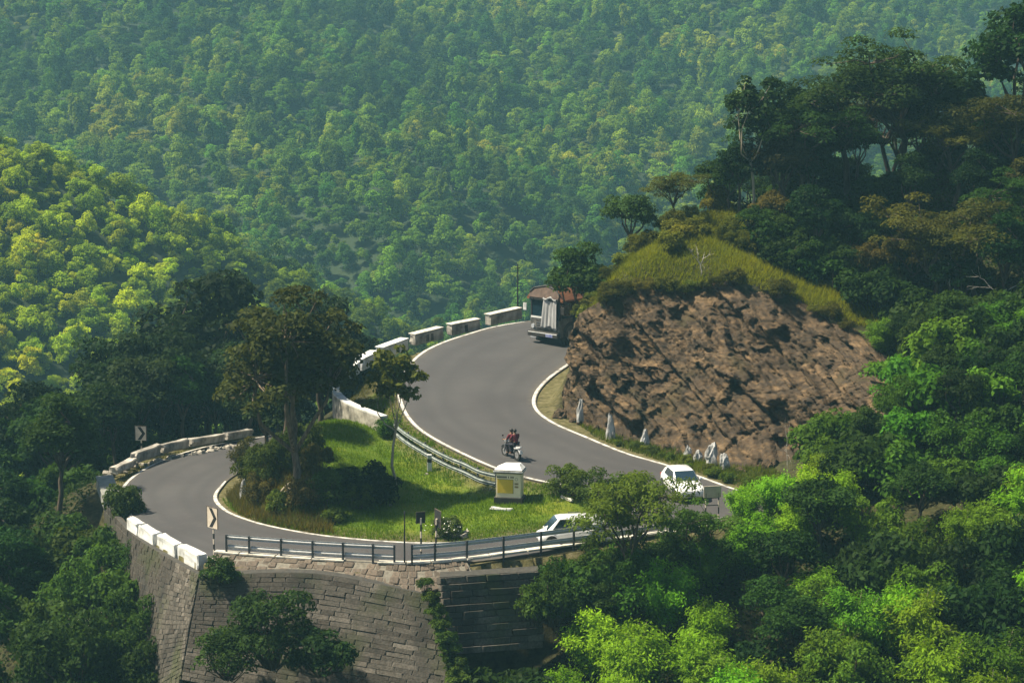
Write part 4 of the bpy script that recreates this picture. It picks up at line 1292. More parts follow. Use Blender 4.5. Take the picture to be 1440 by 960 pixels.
mb.build('lettering', M_black, mon)
mb = MB()
for z_ in (1.02, .86):
    for q in range(3): mb.box(.34 + q * .07, .34 + q * .07 + .055, -.4245, -.4185, z_, z_ + .1)
mb.build('side_lettering', surf('brown_letters', [(.16, .10, .02)], 5, .7, 0), mon)
mb = MB(); mb.disc((.43, -.4215, 1.32), (0, 1, 0), .055, .09, .006, 20); mb.build('emblem', surf('faint_emblem', [(.42, .40, .28)], 5, .7, 0), mon)
for k, (z0, z1, ov, m_) in enumerate(((1.62, 1.68, .08, M_black), (1.68, 1.75, .11, M_white), (1.75, 1.80, .09, M_black))):
    mb = MB(); mb.box(-.68 - ov, .68 + ov, -.42 - ov, .42 + ov, z0, z1, bev=.008); mb.build('roof_slab', m_, mon)
mb = MB(); mb.add([(-.74, -.5, 1.801), (.74, -.5, 1.801), (.74, .5, 1.801), (-.74, .5, 1.801), (-.30, .02, 2.0), (.50, .02, 2.02), (.50, .5, 2.02), (-.30, .5, 2.0)], [(0, 1, 5, 4), (1, 2, 6, 5), (2, 3, 7, 6), (3, 0, 4, 7), (4, 5, 6, 7), (3, 2, 1, 0)]); mb.build('roof_cap', M_white, mon)
sb = hit(706, 716)
block('footing_slab', 'white footing slab in the grass at the foot of the monument', (sb.x - .6, sb.y - .05, sb.z + .05), (sb.x + .55, sb.y - .3, sb.z + .0), .3, .2, M_white, 'slab', seed=8)
lg = hit(797, 704)
block('fallen_kerbstone', 'pale fallen kerb stone lying among the shrubs right of the monument', (lg.x - .3, lg.y + .3, lg.z + .12), (lg.x + .3, lg.y - .3, lg.z + .08), .18, .16, M_coping, 'stone', seed=9)

# ------------------------------------------------------------------ whitewashed rocks at the foot of the cutting and on the bank
def spike_rock(label, p, w_, h_, seed, lean=0.0, group='whitewashed rocks at the foot of the cutting'):
    r = random.Random(seed)
    bm = bmesh.new(); bmesh.ops.create_icosphere(bm, subdivisions=3, radius=1)
    for v in bm.verts:
        n = noise.noise(v.co * 1.6 + Vector((seed * 3.1, 0, 0))) * .45 + noise.noise(v.co * 4 + Vector((seed, 1, 0))) * .25
        v.co *= 1 + n
        t = (v.co.z + 1) / 2
        v.co.x *= 1.15 - .45 * t; v.co.y *= 1.1 - .4 * t
        v.co.x += lean * t
    bmesh.ops.scale(bm, vec=(w_ / 2, w_ * .38, h_ * .55), verts=bm.verts)
    me = bpy.data.meshes.new('painted_rock'); bm.to_mesh(me); bm.free(); me.materials.append(M_wrock)
    o = link('painted_rock', me, None, Vector(p) + Vector((0, 0, h_ * .42)), (0, 0, r.uniform(-.5, .5)))
    return tag(o, label, 'rock', group)
M_wrock = surf('whitewashed_rock', [(.06, .052, .045), (.34, .34, .33), (.56, .56, .56)], 2.6, .9, .05, stretch=(1.5, 1.5, .5))
for k, (px, py, z, w_, h_, ln, lab) in enumerate([
        (815, 588, 2.1, .45, 1.5, .3, 'narrow whitewashed rock at the foot of the cutting near the narrowest bend'),
        (858, 612, 1.75, .5, 1.7, 0, 'tall pointed whitewashed rock at the foot of the cutting, standing alone'),
        (905, 621, 1.6, .5, 1.1, .4, 'greyish leaning whitewashed rock at the foot of the cutting'),
        (967, 638, 1.45, .45, .8, 0, 'small blunt whitewashed rock, first of four together'),
        (981, 642, 1.4, .6, .7, 0, 'broad low whitewashed rock, second of four together'),
        (998, 648, 1.4, .75, 1.35, .35, 'tall split whitewashed rock, third of four together'),
        (1017, 652, 1.4, .6, 1.0, 0, 'patchy whitewashed rock beside the bright bamboo, last of four together')]):
    spike_rock(lab, at(px, py, z) + Vector((0, -.35, -.25)), w_, h_, k + 2, ln)
q = hit(343, 699)
if q: spike_rock('whitewashed stone standing on the earth bank at the hairpin nose', q - Vector((0, .25, .1)), .4, 1.15, 17, .15, None)
# loose rocks
M_drock = M_rock
rr_ = random.Random(12)
rock_me = []
for k in range(5):
    bm = bmesh.new(); bmesh.ops.create_icosphere(bm, subdivisions=2, radius=.5)
    for v in bm.verts: v.co *= 1 + noise.noise(v.co * 2.2 + Vector((k * 5, 0, 0))) * .6
    me = bpy.data.meshes.new('rock'); bm.to_mesh(me); bm.free(); me.materials.append(M_drock); rock_me.append(me)
for k in range(46):
    p = polyline_at(cb, rr_.uniform(.25, .82)); s = rr_.uniform(.2, .65)
    o = link('fallen_rock', rock_me[k % 5], None, (p.x + rr_.uniform(-.4, .4), p.y - rr_.uniform(.15, 1.1), 0), (rr_.uniform(0, 3), rr_.uniform(0, 3), rr_.uniform(0, 3)), (s, s * .8, s * .7))
    o.location.z = zg(o.location.x, o.location.y) + s * .12
    tag(o, 'brown rock fallen at the foot of the cutting', 'rock', 'rocks fallen at the foot of the cutting')

# ------------------------------------------------------------------ vehicles
def paint(name, col, rough=.25, coat=.5):
    m, nt, bs = newmat(name)
    f = noise_tex(nt, 3, 4)
    nt.links.new(mixc(nt, f, tuple(c * .9 for c in col), col), bs.inputs['Base Color'])
    bs.inputs['Roughness'].default_value = rough; bs.inputs['Coat Weight'].default_value = coat; bs.inputs['Coat Roughness'].default_value = .1
    return m
M_carwhite = paint('white_car_paint', (.80, .80, .80))
M_glass = paint('tinted_glass', (.012, .028, .040), .06, 1.0)
M_tyre = surf('tyre_rubber', [(.012, .012, .012), (.025, .025, .025)], 9, .85, 0)
M_rim = surf('wheel_rim', [(.35, .35, .36), (.5, .5, .52)], 6, .35, 0, metal=.7)
M_chrome = surf('chrome', [(.6, .6, .62)], 6, .2, 0, metal=.9)
M_lamp = paint('lamp_glass', (.45, .47, .5), .1, 1.0)
M_plate = surf('number_plate_white', [(.6, .6, .6)], 9, .5, 0)
def wheel(parent, x, y, r, w_, name='wheel'):
    mb = MB(); mb.disc((0, 0, 0), (0, 1, 0), r * .62, r, w_, 22); o = mb.build(name, M_tyre, parent, smooth=False); o.location = (x, y, r)
    mb = MB(); mb.disc((0, 0, 0), (0, 1, 0), .02, r * .63, w_ * .8, 18)
    for k in range(5):
        a = 2 * math.pi * k / 5
        mb.box(-.03, .03, -w_ * .44, w_ * .44, 0, r * .6, Matrix.Rotation(a, 4, 'Y'))
    mb.build('rim', M_rim, o)
    return o
def shell(stations):
    """stations (x, half width, bottom z, shoulder z, top z, top half width)"""
    rings = []
    for x, hw, zb, zs, zt, tw in stations:
        half = [(0, zb), (hw * .86, zb), (hw * .97, zb + .09), (hw, (zb + zs) / 2), (hw * .985, zs), (tw, zt), (tw * .6, zt + .012), (0, zt + .022)]
        ring = [Vector((x, y, z)) for y, z in half] + [Vector((x, -y, z)) for y, z in half[-2:0:-1]]
        rings.append(ring)
    return rings
def make_car(name, label, loc, rz, suv=False, pitch=0):
    ws = .62 if suv else 0.0
    t = thing(name, label, 'car', loc, rz)
    t.rotation_euler[1] = pitch
    k = .12 if suv else 0
    body = [(2.03, .52, .36, .50, .58, .42), (1.98, .70, .27, .56, .66, .58), (1.86, .79, .23, .62, .72, .68), (1.55, .84, .22, .70, .82, .72), (1.15, .855, .21, .76, .90, .72), (.86, .86, .21, .80, .955, .72),
            (.3, .865, .21, .83, .965 + k, .76), (-.6, .865, .21, .84, .985 + k, .76), (-1.3, .86, .21, .86, 1.0 + k, .74), (-1.75, .83, .23, .86, 1.0 + k, .70), (-1.98, .76, .28, .80, .95 + k, .62), (-2.04, .62, .36, .66, .78, .52)]
    mb = MB(); mb.loft(shell(body), True, True); b = mb.build('body', M_carwhite, t, smooth=True)
    hr = 1.72 if suv else 1.46
    zc = .95
    cab = [(.95 + ws, .66, zc - .1, zc), (.16 + ws * 1.1, .575, zc - .1, hr - .05), (-.1 + ws, .57, zc - .1, hr), (-.7, .565, zc - .1, hr + .01), (-1.2 - k * 3, .555, zc - .1, hr - .03), (-1.62 - k * 2, .555, zc - .1, (hr + zc) / 2 + .06 + k), (-1.92, .58, zc - .1, zc + .02)]
    rings = []
    for x, tw, zb, zt in cab:
        f = (zt - zc) / (hr - zc)
        bw = .73; tw2 = lerp(.70, tw, max(0, min(1, f)))
        half = [(bw, zb), (bw, zc - .02), (tw2 + .01, zt - .05), (tw2 - .05, zt), (0, zt + .02)]
        rings.append([Vector((x, y, z)) for y, z in half] + [Vector((x, -y, z)) for y, z in half[-2::-1]])
    mb = MB(); mb.loft(rings, True, True); mb.build('roof', M_carwhite, t, smooth=True)
    # glass, set just proud of the shell
    def quad(name, pts, off):
        o = Vector(off); pts = [Vector(p) for p in pts]
        n = (pts[1] - pts[0]).cross(pts[2] - pts[0]).normalized()
        if n.dot(o) < 0: n = -n
        mb = MB(); m_ = len(pts)
        mb.add([p + n * .02 for p in pts] + [p - n * .03 for p in pts], [tuple(range(m_)), tuple(range(2 * m_ - 1, m_ - 1, -1))] + [(i, (i + 1) % m_, m_ + (i + 1) % m_, m_ + i) for i in range(m_)])
        return mb.build(name, M_glass, t)
    quad('windscreen', [(.90 + ws, -.64, zc + .03), (.90 + ws, .64, zc + .03), (.21 + ws * 1.1, .545, hr - .075), (.21 + ws * 1.1, -.545, hr - .075)], (1, 0, .5))
    quad('rear_window', [(-1.84, -.54, zc + .09 + k), (-1.84, .54, zc + .09 + k), (-1.28 - k * 3, .49, hr - .07), (-1.28 - k * 3, -.49, hr - .07)], (-1, 0, .5))
    for s in (-1, 1):
        for x0, x1, x2, x3 in ((.62 + ws, .12 + ws, -.36 + ws * .6, -.36 + ws * .6), (-.44 + ws * .5, -.44 + ws * .5, -1.05, -1.30)):
            quad('side_window', [(x0, s * .725, zc + .03 + k * .3), (x1, s * .60, hr - .09), (x2, s * .592, hr - .09), (x3, s * .725, zc + .03 + k * .3)], (0, s, .2))
        mb = MB(); mb.loft([[Vector((x, s * (y + dy), z + dz)) for dy, dz in ((-.11, -.06), (.10, -.05), (.09, .06), (-.10, .07))] for x, y, z in ((1.60, .66, .70), (1.86, .60, .645), (1.965, .52, .60))], True, True); mb.build('headlight', M_lamp, t)
        mb = MB(); mb.box(-2.0, -1.9, s * .68 - .12, s * .68 + .08, .72, .88, bev=.02); mb.build('tail_light', surf('red_lens', [(.3, .02, .02)], 5, .3, 0), t)
        mb = MB(); mb.box(.55 + ws, .68 + ws, s * .88 - .09, s * .88 + .09, .95, 1.08, bev=.03); mb.build('mirror', M_carwhite, t)
        mb = MB(); mb.box(-.5, -.38, s * .858, s * .885, .80, .83); mb.build('door_handle', M_chrome, t)
        for x in (1.28, -1.28):
            mb = MB(); mb.disc((x, s * .80, .33), (0, 1, 0), .02, .385, .145, 24); mb.build('wheel_arch', M_black, t)
            wheel(t, x, s * .79, .30, .19)
    mb = MB(); mb.loft([[Vector((1.985 - .10 * abs(y) ** 1.5, y, z)) for z in (.615, .555)] + [Vector((1.93 - .10 * abs(y) ** 1.5, y, z)) for z in (.545, .625)] for y in (-.5, -.25, 0, .25, .5)], True, True); g = mb.build('grille', M_black, t)
    mb = MB(); mb.box(2.012, 2.03, -.30, .30, .585, .6); mb.build('chrome_bar', M_chrome, t)
    mb = MB(); mb.loft([[Vector((2.035 - .12 * abs(y) ** 1.5, y, z)) for z in (.42, .31)] + [Vector((1.93 - .12 * abs(y) ** 1.5, y, z)) for z in (.30, .43)] for y in (-.55, -.25, 0, .25, .55)], True, True); mb.build('lower_intake', M_black, t)
    mb = MB(); mb.box(2.04, 2.055, -.25, .25, .43, .53, bev=.004); mb.build('number_plate', M_plate, t)
    if suv:
        for s in (-1, 1):
            mb = MB(); mb.tube([(.05, s * .48, hr + .08), (-1.2, s * .48, hr + .08)], .02, 6); mb.tube([(0, s * .48, hr - .02), (.05, s * .48, hr + .08)], .02, 6); mb.tube([(-1.25, s * .48, hr - .03), (-1.2, s * .48, hr + .08)], .02, 6); mb.build('roof_rail', M_darksteel, t)
    return t
def road_z(p): return road_near(p.x, p.y)[1] + .004
cp = at(962, 699, 1.05); cp.z = road_z(cp)
make_car('white_car', 'white saloon car rounding the bend beside the framed board', tuple(cp + Vector((.0, 1.1, 0))), math.radians(-79), pitch=0).scale = (.94, .94, .94)
vp = at(832, 766, .38); vp.z = road_z(vp)
make_car('white_van', 'short-nosed white van with roof rails half hidden behind the front guardrail', (vp.x - 1.05, vp.y + .3, vp.z), math.radians(180 + 9), suv=True).scale = (.82, .82, .82)

# lorry: x forward, y to its left
tp = at(768, 487, 2.85); tp.z = road_z(tp)
TR = thing('lorry', 'old lorry with brown wooden body and grey cloth over its windscreen', 'lorry', tuple(tp + Vector((-.1, .4, .0))), math.radians(-90 - 42)); TR.scale = (1.18, 1.18, 1.28)
M_tcab = surf('lorry_cab_paint', [(.045, .042, .038), (.12, .112, .10), (.21, .20, .18)], 2, .55, .004)
M_twood = surf('lorry_brown_wood', [(.08, .026, .012), (.19, .072, .030), (.26, .11, .048)], 4, .7, .006, stretch=(.4, 1, 3))
M_tred = surf('lorry_red_board', [(.06, .035, .025), (.13, .085, .06)], 3, .7, .004)
M_cloth = surf('grey_cloth', [(.17, .17, .17), (.30, .30, .30), (.40, .39, .38)], 4, .9, .01, stretch=(1, 3, .4))
M_tdark = surf('lorry_dark', [(.015, .013, .012), (.04, .035, .03)], 5, .6, 0)
def tb(name, mat, *b, bev=.02, parent=None, M_=None):
    mb = MB(); mb.box(*b, M=M_, bev=bev); return mb.build(name, mat, parent or TR)
tb('chassis', M_tdark, -6.6, -.15, -.45, .45, .55, .85)
cabf = tb('cab_front', M_tcab, -.12, 0, -1.12, 1.12, .72, 1.36, bev=.05)
for y0, y1 in ((-1.12, -1.02), (-.06, .06), (1.02, 1.12)): tb('windscreen_pillar', M_tdark, -.14, -.04, y0, y1, 1.34, 2.36)
for y0, y1 in ((-1.03, -.05), (.05, 1.03)): tb('windscreen', M_glass, -.11, -.07, y0, y1, 1.36, 2.32, bev=.005)
tb('windscreen_sill', M_white, -.03, .02, -1.06, -.10, 1.36, 1.46, bev=.01)
tb('cab_roof', M_tdark, -1.7, .08, -1.14, 1.14, 2.34, 2.50, bev=.05)
tb('cab_back', M_tdark, -1.7, -1.6, -1.12, 1.12, .8, 2.4)
for s in (-1, 1):
    d = tb('door', M_tcab, -1.2, -.13, s * 1.09 - .03, s * 1.09 + .03, .72, 1.45, bev=.02)
    tb('door_window', M_glass, -1.05, -.22, s * 1.10 - .02, s * 1.10 + .02, 1.5, 2.25, bev=.005)
    for x in (-.16, -1.13): tb('door_pillar', M_tdark, x - .05, x + .05, s * 1.09 - .04, s * 1.09 + .04, 1.45, 2.36)
    hl = MB(); hl.disc((.03, s * .86, .93), (1, 0, 0), .0, .12, .08, 18); hl.build('headlight', M_lamp, TR)
    wa = MB(); wa.disc((-1.0, s * .98, .55), (0, 1, 0), .46, .66, .3, 22); wa.build('mudguard', M_tdark, TR)
    wheel(TR, -1.0, s * .95, .50, .28)
    wheel(TR, -5.2, s * .88, .50, .5)
    ma = MB(); ma.tube([(-.05, s * 1.12, 2.2), (.12, s * 1.42, 2.15), (.12, s * 1.42, 1.9)], .015, 6); ma.build('mirror_arm', M_tdark, TR)
    tb('mirror', M_white if s < 0 else M_tdark, .08, .12, s * 1.44 - .13, s * 1.44 + .13, 1.72, 2.12, bev=.02)
tb('grille', M_tdark, .0, .035, -.62, .62, .80, 1.24, bev=.01)
for z_ in (.9, 1.02, 1.14): tb('grille_bar', M_rim, .034, .05, -.6, .6, z_, z_ + .025, bev=0)
bp = tb('bumper', M_tdark, -.05, .2, -1.16, 1.16, .40, .70, bev=.04)
tb('bumper_stripe', M_white, .195, .21, -1.1, 1.1, .60, .645, bev=0)
tb('number_plate', surf('blue_plate', [(.06, .08, .3), (.3, .32, .42)], 12, .5, 0), .2, .215, .25, .78, .44, .60, bev=.004)
tb('step', M_rim, -.02, .25, -.9, -.45, .30, .38)
tb('side_skirt', M_tcab, -.8, -.1, 1.06, 1.13, .42, .74, bev=.02)
# cloth hung over the windscreen from the roof down to the bumper
vs = []; fs = []
nu, nv = 26, 24
for j in range(nv + 1):
    v = j / nv
    for i in range(nu + 1):
        u = i / nu
        y = lerp(-.02 - .16 * v, .98 + .03 * v, u)
        z = 2.56 - 1.62 * v - .06 * math.sin(u * 9)
        x = .05 + .018 * math.sin(u * 26 + .8 * v) * (.4 + v) + .02 * math.sin(u * 7 + 2 * v) + .05 * v + (.12 if v < .05 else 0) - (.14 * (1 - v / .05) if v < .05 else 0)
        vs.append((x, y, z))
for j in range(nv):
    for i in range(nu):
        a = j * (nu + 1) + i; fs.append((a, a + 1, a + nu + 2, a + nu + 1))
co = link('cloth', mesh('cloth', vs, fs, M_cloth, smooth=True), TR)
so = co.modifiers.new('thickness', 'SOLIDIFY'); so.thickness = .015
# crest board and eaves over the cab
mb = MB()
pr = [(-1.1, 2.50), (-1.12, 2.72), (-.85, 2.95), (0, 3.12), (.85, 2.95), (1.12, 2.72), (1.1, 2.50)]
mb.loft([[Vector((.10 - .35 * (z - 2.5), y, z)) for y, z in pr], [Vector((.02 - .35 * (z - 2.5), y, z)) for y, z in pr]], True, True); mb.build('crest_board', M_tred, TR)
mb = MB(); mb.tube([(.10 - .35 * (z - 2.5), y, z + .03) for y, z in pr[1:-1]], .05, 6); mb.build('crest_rim', M_tdark, TR)
for s in (-1, 1):
    mb = MB(); mb.loft([[Vector((x, s * y, z)) for y, z in ((1.12, 2.40), (1.36, 2.34), (1.38, 2.44), (1.05, 2.78), (.98, 2.74))] for x in (.0, -2.4)], True, True); mb.build('eave', M_twood, TR)
tb('luggage', M_tdark, -1.0, -.3, -1.05, -.55, 2.5, 2.92, bev=.06)
# cargo body
tb('floor', M_twood, -6.7, -1.75, -1.18, 1.18, .95, 1.1)
for s in (-1, 1):
    for k in range(9):
        z0 = 1.1 + k * .2
        tb('plank', M_twood, -6.7, -1.78, s * 1.15 - .025, s * 1.15 + .025, z0, z0 + .18, bev=.008)
    for k in range(7):
        x = -1.82 - k * .8; tb('stake', M_oldwhite if k % 2 else M_tdark, x - .05, x + .05, s * 1.2 - .035, s * 1.2 + .035, .8, 2.95, bev=.008)
    tb('side_panel', M_tcab, -2.6, -1.3, s * 1.225 - .015, s * 1.225 + .015, 1.06, 1.36, bev=.006)
tb('front_board', M_twood, -1.86, -1.78, -1.14, 1.14, 1.1, 3.0)
tb('tail_board', M_twood, -6.76, -6.7, -1.14, 1.14, 1.1, 2.9)
mb = MB(); mb.loft([[Vector((x, y, z + .06 * math.sin(x * 2))) for y, z in ((-1.22, 2.85), (-.6, 3.12), (0, 3.2), (.6, 3.12), (1.22, 2.85), (1.2, 2.8), (0, 3.1), (-1.2, 2.8))] for x in (-1.75, -2.6, -3.5, -4.4, -5.3, -6.1, -6.75)], True, True); mb.build('tarpaulin', M_tdark, TR, smooth=True)

# ------------------------------------------------------------------ motorcycle and its two riders
mp_ = at(719, 641, 1.72); mp_.z = road_z(mp_)
BK = thing('motorcycle', 'black motorcycle with a white tail carrying two riders up the bend', 'motorcycle', tuple(mp_), math.radians(122))
wheel(BK, .66, 0, .31, .10); wheel(BK, -.64, 0, .31, .12)
M_bike = paint('black_bike_paint', (.012, .012, .016), .25, .6)
mb = MB(); mb.tube([(.66, .07, .31), (.52, .07, .72), (.42, .05, .98)], .025, 8); mb.tube([(.66, -.07, .31), (.52, -.07, .72), (.42, -.05, .98)], .025, 8); mb.build('fork', M_rim, BK)
mb = MB(); mb.loft([[Vector((x, w_ * math.cos(a), z + h_ * math.sin(a))) for a in [2 * math.pi * k / 12 for k in range(12)]] for x, w_, z, h_ in ((.46, .05, .86, .05), (.36, .12, .88, .11), (.16, .14, .88, .13), (-.02, .09, .83, .09), (-.1, .04, .80, .04))], True, True); mb.build('fuel_tank', M_bike, BK, smooth=True)
mb = MB(); mb.loft([[Vector((x, w_ * c_, z + h_ * s_)) for c_, s_ in ((-1, -1), (-1, .3), (-.6, 1), (.6, 1), (1, .3), (1, -1))] for x, w_, z, h_ in ((-.02, .09, .78, .05), (-.3, .13, .76, .05), (-.62, .12, .80, .05), (-.82, .09, .84, .04))], True, True); mb.build('seat', M_tyre, BK)
mb = MB(); mb.box(-.12, .34, -.13, .13, .30, .66, bev=.05); mb.tube([(.45, 0, .85), (.36, 0, .45), (0, 0, .28), (-.35, 0, .35)], .03, 8); mb.build('engine', M_tdark, BK)
mb = MB(); mb.tube([(.05, -.14, .32), (-.3, -.16, .30), (-.85, -.18, .42)], [.03, .04, .05], 8); mb.build('exhaust', M_chrome, BK)
mb = MB(); mb.loft([[Vector((x, w_ * c_, z + h_ * s_)) for c_, s_ in ((-1, -1), (-1, 1), (1, 1), (1, -1))] for x, w_, z, h_ in ((-.45, .12, .70, .06), (-.75, .11, .74, .07), (-1.0, .05, .80, .04))], True, True); mb.build('tail_panel', M_carwhite, BK)
mb = MB(); mb.loft([[Vector((-.64 + .36 * math.cos(a), y, .31 + .36 * math.sin(a))) for y in (-.07, .07)] + [Vector((-.64 + .34 * math.cos(a), y, .31 + .34 * math.sin(a))) for y in (.07, -.07)] for a in [math.radians(20 + 16 * k) for k in range(10)]], True, True); mb.build('rear_mudguard', M_carwhite, BK)
mb = MB(); mb.loft([[Vector((.66 + .36 * math.cos(a), y, .31 + .36 * math.sin(a))) for y in (-.06, .06)] + [Vector((.66 + .34 * math.cos(a), y, .31 + .34 * math.sin(a))) for y in (.06, -.06)] for a in [math.radians(30 + 14 * k) for k in range(9)]], True, True); mb.build('front_mudguard', M_bike, BK)
mb = MB(); mb.tube([(.36, -.36, 1.06), (.42, -.18, 1.05), (.44, 0, 1.0), (.42, .18, 1.05), (.36, .36, 1.06)], .018, 8); mb.build('handlebar', M_tdark, BK)
mb = MB(); mb.tube([(.46, 0, .92), (.6, 0, .92)], [.08, .10], 12); mb.build('headlight', M_lamp, BK)
for s in (-1, 1):
    mb = MB(); mb.tube([(.40, s * .25, 1.06), (.42, s * .3, 1.25)], .01, 5); mb.box(.41, .43, s * .3 - .05, s * .3 + .05, 1.22, 1.30); mb.build('mirror', M_tdark, BK)
mb = MB(); mb.box(-1.02, -.98, -.08, .08, .5, .62); mb.build('number_plate', M_plate, BK)

def skinmesh(name, V, E, R_, mat, parent, root=0, sub=2):
    me = bpy.data.meshes.new(name); bm = bmesh.new(); lay = bm.verts.layers.skin.verify()
    vs = [bm.verts.new(p) for p in V]
    for a, b in E: bm.edges.new((vs[a], vs[b]))
    for v, r in zip(vs, R_): v[lay].radius = (r, r) if not isinstance(r, tuple) else r
    vs[root][lay].use_root = True
    bm.to_mesh(me); bm.free(); me.materials.append(mat)
    o = link(name, me, parent)
    sk = o.modifiers.new('skin', 'SKIN'); sk.use_smooth_shade = True
    sb_ = o.modifiers.new('subd', 'SUBSURF'); sb_.levels = sub; sb_.render_levels = sub
    return o
M_skin = surf('skin', [(.20, .10, .06), (.26, .14, .085)], 6, .6, 0)
M_hair = surf('black_hair', [(.01, .008, .007)], 12, .6, 0)
M_maroon = surf('maroon_shirt', [(.10, .010, .022), (.16, .02, .035)], 5, .85, 0)
M_trous = surf('dark_trousers', [(.012, .012, .02), (.03, .03, .045)], 5, .85, 0)
def rider(label, x0, driver):
    t = thing('person', label, 'person', tuple(BK.matrix_basis @ Vector((x0, 0, 0))), BK.rotation_euler[2], 'riders on the motorcycle')
    z = .86 if driver else .90
    hx = (.46, 1.02) if driver else (.28, .98)
    J = {'pel': (0, 0, z), 'wai': (.03, 0, z + .2), 'che': (.08, 0, z + .40), 'nek': (.10, 0, z + .56), 'hd': (.12, 0, z + .68), 'top': (.13, 0, z + .77)}
    for s, n in ((1, 'l'), (-1, 'r')):
        J['sh' + n] = (.08, s * .17, z + .47); J['el' + n] = (.20, s * .26, z + .22); J['wr' + n] = (hx[0] - .08, s * (.32 if driver else .16), hx[1] + .03); J['ha' + n] = (hx[0], s * (.33 if driver else .14), hx[1] + .04)
        J['hp' + n] = (.03, s * .10, z - .02); J['kn' + n] = (.40, s * .19, z - .10); J['an' + n] = (.18, s * .18, z - .50); J['to' + n] = (.34, s * .19, z - .55)
        for f in range(4):
            J['f%d' % f + n] = (hx[0] + .055, s * ((.33 if driver else .14) + (f - 1.5) * .022), hx[1] + .02); J['g%d' % f + n] = (hx[0] + .06, s * ((.33 if driver else .14) + (f - 1.5) * .022), hx[1] - .02)
        J['t' + n] = (hx[0] - .0, s * ((.33 if driver else .14) - .05), hx[1] + .01)
    keys = list(J); ix = {k: i for i, k in enumerate(keys)}
    ed = [('pel', 'wai'), ('wai', 'che'), ('che', 'nek'), ('nek', 'hd'), ('hd', 'top')]
    for n in 'lr':
        ed += [('che', 'sh' + n), ('sh' + n, 'el' + n), ('el' + n, 'wr' + n), ('wr' + n, 'ha' + n), ('pel', 'hp' + n), ('hp' + n, 'kn' + n), ('kn' + n, 'an' + n), ('an' + n, 'to' + n), ('ha' + n, 't' + n)]
        for f in range(4): ed += [('ha' + n, 'f%d' % f + n), ('f%d' % f + n, 'g%d' % f + n)]
    rad = {'pel': .13, 'wai': .12, 'che': .14, 'nek': .055, 'hd': .095, 'top': .075}
    def rr(k):
        if k in rad: return rad[k]
        return {'sh': .07, 'el': .045, 'wr': .032, 'ha': .034, 'hp': .095, 'kn': .065, 'an': .04, 'to': .035}.get(k[:2], .009)
    skinmesh('body', [J[k] for k in keys], [(ix[a], ix[b]) for a, b in ed], [rr(k) for k in keys], M_skin, t)
    sk_ = ['pel', 'wai', 'che', 'nek', 'shl', 'ell', 'shr', 'elr']; si = {k: i for i, k in enumerate(sk_)}
    nk = dict(J); nk['nek'] = (.095, 0, z + .50)
    skinmesh('shirt', [nk[k] for k in sk_], [(si[a], si[b]) for a, b in (('pel', 'wai'), ('wai', 'che'), ('che', 'nek'), ('che', 'shl'), ('shl', 'ell'), ('che', 'shr'), ('shr', 'elr'))], [.150, .150, .165, .075, .09, .065, .09, .065], M_maroon, t)
    tk = ['pel', 'hpl', 'knl', 'anl', 'hpr', 'knr', 'anr']; ti = {k: i for i, k in enumerate(tk)}
    skinmesh('trousers', [J[k] for k in tk], [(ti[a], ti[b]) for a, b in (('pel', 'hpl'), ('hpl', 'knl'), ('knl', 'anl'), ('pel', 'hpr'), ('hpr', 'knr'), ('knr', 'anr'))], [.145, .11, .08, .06, .11, .08, .06], M_trous, t)
    bm = bmesh.new(); bmesh.ops.create_icosphere(bm, subdivisions=2, radius=.115)
    bmesh.ops.delete(bm, geom=[v for v in bm.verts if v.co.z < -.02 and v.co.x > -.02 or v.co.z < -.07], context='VERTS')
    me = bpy.data.meshes.new('hair'); bm.to_mesh(me); bm.free(); me.materials.append(M_hair)
    h = link('hair', me, t); h.location = (.115, 0, z + .72); hm_ = h.modifiers.new('t', 'SOLIDIFY'); hm_.thickness = .02
    mb = MB(); mb.add([(.215, .018, z + .70), (.215, -.018, z + .70), (.245, 0, z + .66), (.212, 0, z + .73)], [(0, 1, 3), (0, 2, 1), (1, 2, 3), (2, 0, 3)]); mb.build('nose', M_skin, t)
    return t
rider('person in a maroon shirt steering the motorcycle', -.12, True)
rider('person in a maroon shirt riding pillion behind the driver', -.48, False)

# ------------------------------------------------------------------ trees and shrubs that stand by themselves
def gp(x, y): return (x, y, zg(x, y))
def at_plant(kitset, name, label, cat, px, py, sc, col, szz=1.0, idx=None, rz=None, group=None, y=None, sink=.1):
    p = hit(px, py) if y is None else atd(px, py, y)
    if p is None: p = atd(px, py, 140)
    return plant(kitset, name, label, cat, (p.x, p.y, zg(p.x, p.y)), sc, col, group, rz, szz, idx, sink)
plant(K_big, 'spreading_tree', 'big dark spreading tree with bare pale trunk on the earth bank', 'tree', gp(-11.6, 120.6), 1.32, (.052, .060, .014), idx=0, rz=.6, sink=.2)
plant(K_tall, 'bank_tree', 'dark round tree directly behind the big spreading tree', 'tree', gp(-13.0, 131), .95, (.026, .045, .012))
plant(K_broad, 'bank_tree', 'dark low-branched tree at the corner where the parapet turns', 'tree', gp(-11.9, 139.2), 1.15, (.03, .042, .012))
plant(K_broad, 'bank_tree', 'dark olive tree between big tree and lower road', 'tree', gp(-14.6, 134.5), 1.0, (.024, .04, .012))
plant(K_slender, 'slender_tree', 'slender tree with pale bare trunk standing on the grass bank', 'tree', tuple(hit(558, 690)), 1.36, (.12, .145, .018), idx=0, rz=1.0)
at_plant(K_bush, 'dark_bush', 'dark rounded bush beside the slender tree on the grass bank', 'shrub', 527, 704, 1.05, C_deep, 1.15)
at_plant(K_bush, 'dark_bush', 'dark bush growing under the big tree on the grass bank', 'shrub', 485, 690, .8, C_dark)
at_plant(K_fine, 'leafy_bush', 'low green bush below the curved parapet', 'shrub', 545, 612, .6, C_mid)
